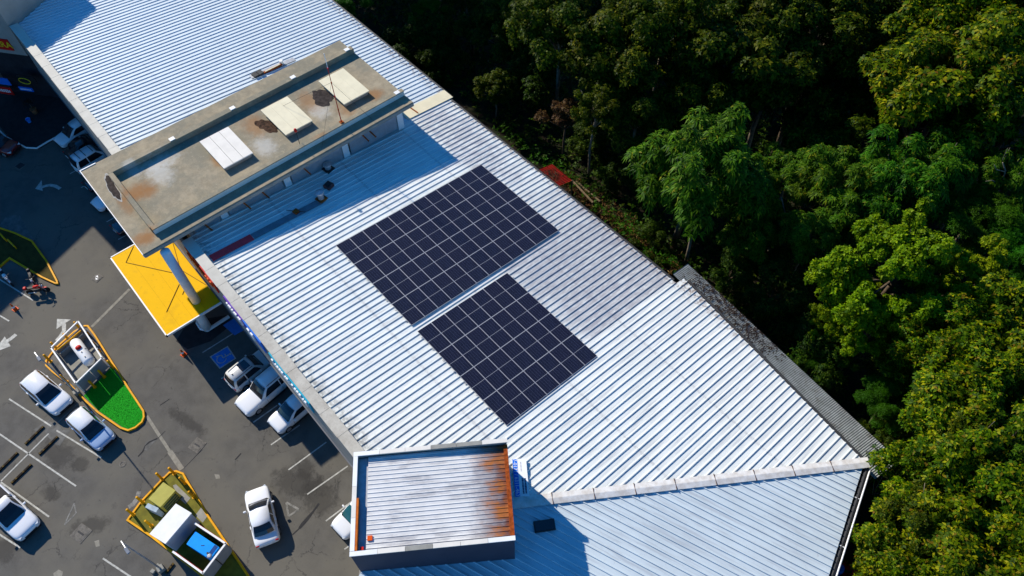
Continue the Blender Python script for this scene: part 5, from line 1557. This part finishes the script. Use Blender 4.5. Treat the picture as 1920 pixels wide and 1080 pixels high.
def crown(kind, seed, RR=4.0):
    rg = np.random.default_rng(seed); L = Leaves()
    if kind in 'AEG':
        C_, rad = lobes_of(rg, 52 if kind != 'G' else 20, RR, .85, (.14 * RR, .30 * RR), -.55)
        for c, r_ in zip(C_, rad):
            n = int((125 if kind == 'A' else 105) * (r_ / (.25 * RR)) ** 2)
            if kind == 'G': n = int(n * .7)
            d = norm(rg.normal(0, 1, (n, 3)) + np.array([0, 0, .35])); rr2 = r_ * rg.uniform(.5, 1.12, n)[:, None]
            P_ = c + d * rr2 * np.array([1, 1, .8])
            Nn = norm(d * .7 + np.array([-.15, 0, .75]) + rg.normal(0, .35, (n, 3)))
            rosettes(L, P_, Nn, 5, .29 if kind == 'A' else .30, .25, .20, rg, .15)
    elif kind == 'B':
        C_, rad = lobes_of(rg, 30, RR, .9, (.15 * RR, .26 * RR), -.45)
        # every lobe is a heap of small puffs
        for c, r_ in zip(C_, rad):
            sub = norm(rg.normal(0, 1, (9, 3)) + np.array([0, 0, .5])) * r_ * .85 + c
            for s_ in sub:
                n = 52; d = norm(rg.normal(0, 1, (n, 3)) + np.array([0, 0, .5]))
                P_ = s_ + d * (r_ * .46 * rg.uniform(.6, 1.08, n))[:, None]
                Nn = norm(d + np.array([-.1, 0, .35]) + rg.normal(0, .3, (n, 3)))
                rosettes(L, P_, Nn, 4, .20, .30, .10, rg, .25)
    elif kind == 'C':
        C_, rad = lobes_of(rg, 38, RR, .85, (.16 * RR, .30 * RR), -.45)
        for c, r_ in zip(C_, rad):
            n = int(24 * (r_ / (.23 * RR)) ** 2) + 4
            d = norm(rg.normal(0, 1, (n, 3)) + np.array([0, 0, .4]))
            P_ = c + d * (r_ * rg.uniform(.6, 1.1, n))[:, None]
            Nn = norm(d * .5 + np.array([0, 0, .9]) + rg.normal(0, .2, (n, 3)))
            rosettes(L, P_, Nn, 11, .55, .115, .42, rg, .18, .2)
            rosettes(L, P_ + np.array([0, 0, .06]), Nn, 7, .36, .13, .25, rg, .5, .2)
    elif kind == 'D':
        C_, rad = lobes_of(rg, 26, RR, .6, (.18 * RR, .32 * RR), -.3)
        for c, r_ in zip(C_, rad):
            n = 330; d = norm(rg.normal(0, 1, (n, 3)) + np.array([0, 0, .5]))
            P_ = c + d * (r_ * rg.uniform(.5, 1.15, n))[:, None] * np.array([1, 1, .6])
            Nn = norm(d * .5 + np.array([0, 0, .9]) + rg.normal(0, .3, (n, 3)))
            rosettes(L, P_, Nn, 4, .22, .14, .15, rg, .2)
    elif kind == 'F':
        C_, rad = lobes_of(rg, 22, RR, .8, (.2 * RR, .36 * RR), -.5)
        for c, r_ in zip(C_, rad):
            n = 110; d = norm(rg.normal(0, 1, (n, 3)) + np.array([0, 0, .3]))
            P_ = c + d * (r_ * rg.uniform(.5, 1.1, n))[:, None]
            Nn = norm(d * .7 + np.array([0, 0, .7]) + rg.normal(0, .35, (n, 3)))
            rosettes(L, P_, Nn, 5, .32, .2, .25, rg, .15)
    return L.mesh('crown', LEAF[kind]), C_

ARCH = {k: [crown(k, 11 + 7 * i + ord(k)) for i in range(n)] for k, n in (('A', 3), ('B', 2), ('C', 2), ('D', 1), ('E', 3), ('F', 2), ('G', 1))}
TRUNKS = {}
def trunk_mesh(kind, i_, C_):
    """trunk and limbs reaching into the lobes of the crown, crown centre at the origin; foot 9 m below"""
    rg = np.random.default_rng(i_ * 13 + ord(kind)); b_ = MB()
    bend = rg.normal(0, .35, 2)
    b_.tube([(bend[0] * .2, bend[1] * .2, -12), (bend[0], bend[1], -6), (bend[0] * .4, bend[1] * .4, -2.2), (0, 0, -.6)], .24, 8, .13)
    idx = rg.permutation(len(C_))[:11]
    for q in idx:
        c = C_[q]; h = rg.uniform(-3.2, -.8)
        b_.tube([(bend[0] * .3, bend[1] * .3, h), (c[0] * .45, c[1] * .45, h + (c[2] - h) * .4 + .2), (c[0] * .95, c[1] * .95, c[2])], .10, 5, .025)
    return b_.mesh('trunk', bark if kind not in 'CE' else bark_pale, smooth=True)
for k in ARCH:
    TRUNKS[k] = [trunk_mesh(k, i_, c[1]) for i_, c in enumerate(ARCH[k])]
rgt = random.Random(17)
def tree(kind, px, py, rpx, z, lab, name='broadleaf_tree', sq=1.0, var=None):
    p = g(px, py, z); dist = (p - CP).length
    RR = rpx * dist / FPX
    i_ = (var if var is not None else rgt.randrange(len(ARCH[kind])))
    s_ = RR / 4.0
    gz = terrain(p.x, p.y)
    t_ = thing(name, lab, 'tree', (p.x, p.y, gz), rgt.uniform(0, 6.28), 'trees of the wood behind the mall')
    cr = link_mesh('crown', ARCH[kind][i_][0], t_, (0, 0, p.z - gz)); cr.scale = (s_, s_ * rgt.uniform(.9, 1.1), s_ * sq)
    tr = link_mesh('trunk', TRUNKS[kind][i_], t_, (0, 0, p.z - gz)); tr.scale = (s_, s_, max(.3, (p.z - gz + .6) / 12))
    return t_

FOREST = [
 # kind, px, py, radius px, z centre, label
 ('E', 1050, 50, 72, 9.5, 'olive leaved tree with a bright edge over the dark gap at the wood top'),
 ('E', 1150, 100, 88, 9.0, 'olive tree hanging a lit branch over the dark gully'),
 ('E', 1250, 40, 92, 10, 'broad olive tree at the top edge of the picture above the gully'),
 ('E', 1360, 110, 98, 8.0, 'dull olive tree half in shade above the drooping tree'),
 ('E', 1440, 30, 86, 9.0, 'olive tree at the top edge beside the dark hollow'),
 ('E', 1120, 205, 44, 8.0, 'small lit olive branch reaching into the black gully'),
 ('E', 1195, 215, 62, 6.0, 'shaded olive tree right above the drooping tree crown'),
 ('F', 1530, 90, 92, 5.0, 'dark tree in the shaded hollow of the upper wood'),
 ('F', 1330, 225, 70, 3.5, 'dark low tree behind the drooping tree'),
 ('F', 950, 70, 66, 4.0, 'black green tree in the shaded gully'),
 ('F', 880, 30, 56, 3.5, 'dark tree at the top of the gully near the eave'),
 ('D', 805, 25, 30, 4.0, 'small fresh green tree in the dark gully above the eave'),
 ('D', 655, 4, 34, 5.0, 'small bright tree touching the eave at the top edge'),
 ('G', 1062, 222, 46, 5.0, 'rusty brown dead leaved tree in the gully'),
 ('F', 1640, 60, 62, 5.5, 'mid dark tree left of the yellowing tree at the top'),
 ('D', 1735, 35, 44, 6.5, 'fresh green tuft tree beside the yellowing tree at the top'),
 ('F', 1600, 215, 80, 2.5, 'black green tree in the middle of the hollow'),
 ('F', 1700, 240, 64, 3.0, 'dark tree beneath the yellowing tree edge'),
 ('A', 1800, 150, 112, 11, 'large yellowing tree filling the upper picture corner'),
 ('A', 1890, 50, 110, 11, 'large yellowing tree at the very top corner'),
 ('A', 1900, 230, 92, 9.5, 'yellowing tree below the corner pair'),
 ('A', 1735, 205, 60, 8.5, 'smaller yellowing tree on the hollow edge of the corner pair'),
 ('C', 1300, 320, 112, 9.0, 'tall drooping leaved tree behind the long eave'),
 ('C', 1405, 350, 60, 5.5, 'drooping leaved tree half hidden behind the taller one'),
 ('C', 1570, 350, 66, 7.0, 'drooping leaved tree in the middle of the wood'),
 ('C', 1520, 440, 50, 5.5, 'low drooping leaved tree over the bare pale stem'),
 ('C', 1690, 335, 74, 8.0, 'drooping leaved tree above the lime green tree'),
 ('C', 1775, 320, 62, 8.0, 'drooping leaved tree between lime and yellowing trees'),
 ('C', 1880, 330, 44, 8.5, 'drooping leaved tree with bare forked branches at the picture edge'),
 ('D', 1840, 430, 70, 7.0, 'feathery deep green tree behind the lime green tree'),
 ('D', 1910, 455, 60, 7.0, 'feathery deep green tree at the picture edge'),
 ('B', 1695, 505, 112, 9.5, 'dense lime green tree with puffy crown'),
 ('B', 1800, 510, 72, 8.5, 'lime green tree joined to the puffy one on the yellowing side'),
 ('B', 1640, 610, 62, 7.5, 'lower lime green tree reaching toward the lean-to'),
 ('B', 1600, 555, 46, 7.0, 'small lime green crown nearest the lean-to roof'),
 ('B', 1730, 620, 60, 6.5, 'lime green tree low on the yellowing trees side'),
 ('D', 1660, 750, 46, 5.0, 'small green tree in the gap beyond the lean-to'),
 ('F', 1545, 650, 60, 3.0, 'dark tree right beside the lean-to roof'),
 ('D', 1565, 680, 34, 3.6, 'dim green bush like tree by the lean-to edge'),
 ('F', 1450, 560, 66, 2.0, 'black green tree behind the upper lean-to'),
 ('F', 1420, 470, 56, 2.0, 'dark undergrowth tree by the bare pale stem'),
 ('A', 1890, 620, 96, 9.5, 'yellowing tree next to the lime green tree at the edge'),
 ('A', 1800, 665, 80, 9.0, 'yellowing tree just below the lime green tree'),
 ('A', 1850, 760, 100, 9.5, 'broad yellowing tree in the middle of the lower wood'),
 ('A', 1800, 800, 84, 9.0, 'yellowing tree facing the lean-to corner'),
 ('A', 1768, 925, 84, 8.0, 'yellowing tree beside the palmate plant'),
 ('A', 1850, 900, 104, 10, 'big yellowing tree behind the palmate plant'),
 ('A', 1684, 1045, 82, 7.0, 'yellowing tree nearest the lower eave pipe'),
 ('A', 1790, 1035, 98, 9.0, 'yellowing tree at the bottom edge of the picture'),
 ('A', 1905, 1020, 94, 9.5, 'yellowing tree in the lowest picture corner'),
 ('B', 1850, 600, 40, 9.5, 'small lime crown wedged between lime and yellowing trees'),
 ('F', 1720, 710, 66, 3.0, 'dark tree in the gap below the lime green trees'),
 ('F', 1640, 820, 46, 2.0, 'dark tree behind the palmate plant gap'),
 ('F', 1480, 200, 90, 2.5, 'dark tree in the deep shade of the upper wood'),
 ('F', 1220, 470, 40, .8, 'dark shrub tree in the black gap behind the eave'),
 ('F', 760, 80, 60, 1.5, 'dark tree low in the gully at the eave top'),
 ('F', 1010, 130, 66, 2.0, 'black tree deep in the gully'),
 ('E', 1540, 40, 84, 8.0, 'olive tree at the top edge above the dark hollow'),
 ('E', 1450, 150, 84, 6.5, 'half lit olive tree over the dark hollow'),
 ('E', 1290, 170, 70, 6.5, 'olive tree between the gully branch and the drooping tree'),
 ('E', 1640, 140, 70, 6.0, 'dim olive tree on the far side of the hollow'),
 ('C', 1480, 330, 60, 5.0, 'dim drooping tree between the tall one and the middle one'),
 ('C', 1640, 440, 54, 5.5, 'drooping tree tucked against the lime green crown'),
 ('E', 1560, 270, 66, 4.0, 'dim olive tree below the hollow above the drooping trees'),
 ('C', 1400, 440, 50, 4.0, 'dim drooping tree beyond the tall pale trunk'),
 ('F', 1370, 520, 44, 1.5, 'dark bushy tree right behind the top of the lean-to'),
 ('B', 1560, 620, 40, 4.5, 'dim lime tree in the shade beside the lean-to'),
 ('A', 1720, 660, 60, 6.0, 'yellowing tree under the lime green crowns'),
 ('F', 1165, 330, 46, 1.0, 'dark bushy tree in the black gap before the drooping tree'),
 ('F', 1100, 270, 44, .5, 'dark bush like tree in the black gap beyond the red shed'),
 ('B', 1885, 700, 46, 10.5, 'lime crown poking out of the yellowing trees at the edge'),
 ('E', 1830, 835, 58, 10.5, 'olive tree among the lower yellowing trees'),
 ('E', 1735, 985, 54, 9.0, 'olive tree between the eave pipe and the lowest yellowing trees'),
 ('C', 1895, 850, 46, 11, 'drooping leaved crown among the lower yellowing trees'),
 ('F', 840, 110, 46, 1.0, 'dark bushy tree by the eave in the gully'),
 ('E', 985, 25, 50, 6.5, 'dim olive tree at the top edge over the gully'),
 ('E', 925, 165, 34, 4.0, 'dim olive tree in the gully close to the eave'),
]
for k, px, py, rp, z, lab in FOREST:
    tree(k, px, py, rp, z, lab, {'A': 'yellowing_tree', 'B': 'lime_tree', 'C': 'drooping_tree', 'D': 'feathery_tree', 'E': 'olive_tree', 'F': 'dark_tree', 'G': 'dead_tree'}[k])
# tall trees further up the bank, beyond the frame, that carry the wood on and shade the gully
for k, (x, y, z, rr_) in enumerate(((-45, 28, 19, 6.5), (-41, 32, 21, 7.5), (-49, 28, 21, 7.5), (-44, 40, 20, 7.5), (-30, 42, 12, 6.5), (-50, 40, 15, 7), (-58, 24, 16, 7), (-40, 50, 13, 7), (-62, 34, 16, 7), (-20, 52, 10, 7), (-8, 56, 9, 7), (6, 60, 9, 7), (20, 66, 10, 7), (-28, 30, 8, 4.5), (-24, 36, 8, 5), (36, 66, 10, 7), (52, 40, 9, 7), (56, 28, 9, 6), (54, 16, 8, 6), (50, 4, 8, 5.5))):
    gz = terrain(x, y)
    t = thing('forest_tree', 'tree of the wood beyond the picture edge', 'tree', (x, y, gz), rgt.uniform(0, 6.28), 'trees beyond the picture edge')
    i_ = k % 3; s_ = rr_ / 4
    cr = link_mesh('crown', ARCH['E'][i_][0], t, (0, 0, z - gz)); cr.scale = (s_, s_, s_)
    tr = link_mesh('trunk', TRUNKS['E'][i_], t, (0, 0, z - gz)); tr.scale = (s_, s_, (z - gz + .6) / 12)
# bare pale stems standing in the gaps
def stem_(lab, pts, r0=.10, r1=.04):
    q_ = [g(x, y, z) for x, y, z in pts]
    t_ = thing('bare_stem', lab, 'tree', (q_[0].x, q_[0].y, q_[0].z), group='bare stems in the wood')
    MB().tube(q_, r0, 7, r1).build('trunk', bark_pale, t_, smooth=True)
    return t_
stem_('pale trunk of the drooping tree rising behind the lean-to', [(1284, 500, -.5), (1292, 465, 2), (1305, 400, 5), (1310, 330, 8)], .17, .10)
stem_('thin curved pale stem among the dark undergrowth', [(1432, 520, -1.5), (1441, 470, 1), (1455, 430, 3), (1472, 400, 4.5), (1465, 370, 6)], .10, .05)
t = stem_('bare forked branches at the picture edge above the feathery tree', [(1858, 385, 6), (1878, 345, 8.5), (1885, 320, 10), (1880, 305, 11)], .09, .04)
for pts in ([(1878, 347, 8.5), (1860, 338, 9.4), (1848, 340, 9.6)], [(1878, 347, 8.5), (1895, 357, 8.8), (1905, 352, 9.2)], [(1884, 322, 10), (1868, 318, 10.5), (1864, 308, 11)]):
    MB().tube([g(*p) for p in pts], .05, 6, .02).build('branch', bark_pale, t, smooth=True)
# palmate plant by the lean-to corner
p = g(1655, 910, 2.0)
t = thing('palmate_plant', 'fresh green palmate plant at the lean-to corner', 'plant', (p.x, p.y, terrain(p.x, p.y)))
rg = np.random.default_rng(4)
for k, (px, py, z) in enumerate(((1640, 895, 2.4), (1662, 880, 2.7), (1640, 925, 2.2), (1660, 922, 2.5), (1678, 900, 2.6), (1650, 943, 2.0), (1672, 938, 2.2))):
    q_ = g(px, py, z); L = Leaves()
    rosettes(L, np.array([[q_.x - p.x, q_.y - p.y, q_.z - terrain(p.x, p.y)]]), np.array([[-.1, .1, .99]]), 9, .62, .10, .18, rg, .12, .12)
    me = L.mesh('palmate_leaf', LEAF['C']); link_mesh('palmate_leaf', me, t)
    MB().tube([(0, 0, .2), (q_.x - p.x, q_.y - p.y, q_.z - terrain(p.x, p.y))], .035, 5, .015).build('stem', bark_pale, t, local=True)
# weeds between the eave and the wood, and dark ground cover beneath the trees
L = Leaves(); rg = np.random.default_rng(21)
n = 420
f_ = rg.uniform(0, 1, n)
wp_ = np.array([list(g(930 + 330 * a + rg.normal(0, 12) + 16, 255 + 262 * a + rg.normal(0, 9) - 12, rg.uniform(.1, 1.6))) for a in f_])
keep = ~((wp_[:, 0] > .4) & (wp_[:, 0] < 4.6) & (wp_[:, 1] < 21.2))
rosettes(L, wp_[keep], norm(rg.normal(0, .5, (keep.sum(), 3)) + np.array([-.2, 0, 1])), 5, .26, .2, .1, rg, .4)
tag(link_mesh('weeds', L.mesh('weeds', LEAF['D']), None), 'patchy green weeds along the foot of the back wall', kind='stuff')
L = Leaves(); n = 800
f_ = rg.uniform(.35, 1.0, n)
wp_ = np.array([list(g(930 + 330 * a + rg.normal(0, 9) + 14, 255 + 262 * a + rg.normal(0, 8) - 14, rg.uniform(.1, .9))) for a in f_])
rosettes(L, wp_, norm(rg.normal(0, .6, (n, 3)) + np.array([0, 0, 1])), 4, .38, .07, .1, rg, .3)
tag(link_mesh('dry_grass', L.mesh('dry_grass', leaf_mat('leaf_straw', [(0, (.07, .035, .010)), (.6, (.16, .085, .022)), (1, (.25, .17, .05))], .2)), None), 'dry brown grass beside the back eave', kind='stuff')
L = Leaves(); n = 15000
X_ = rg.uniform(-40, 62, n); Y_ = rg.uniform(20, 62, n)
X_[:900] = rg.uniform(38, 52, 900); Y_[:900] = rg.uniform(-5, 20, 900)
Z_ = np.array([terrain(a, c) for a, c in zip(X_, Y_)]) + rg.uniform(.1, 1.3, n)
keep = ~((Y_ < 22) & (X_ < 37))
P_ = np.stack([X_, Y_, Z_], 1)[keep]
rosettes(L, P_, norm(rg.normal(0, .4, (len(P_), 3)) + np.array([0, 0, 1])), 5, .45, .2, .25, rg, .3)
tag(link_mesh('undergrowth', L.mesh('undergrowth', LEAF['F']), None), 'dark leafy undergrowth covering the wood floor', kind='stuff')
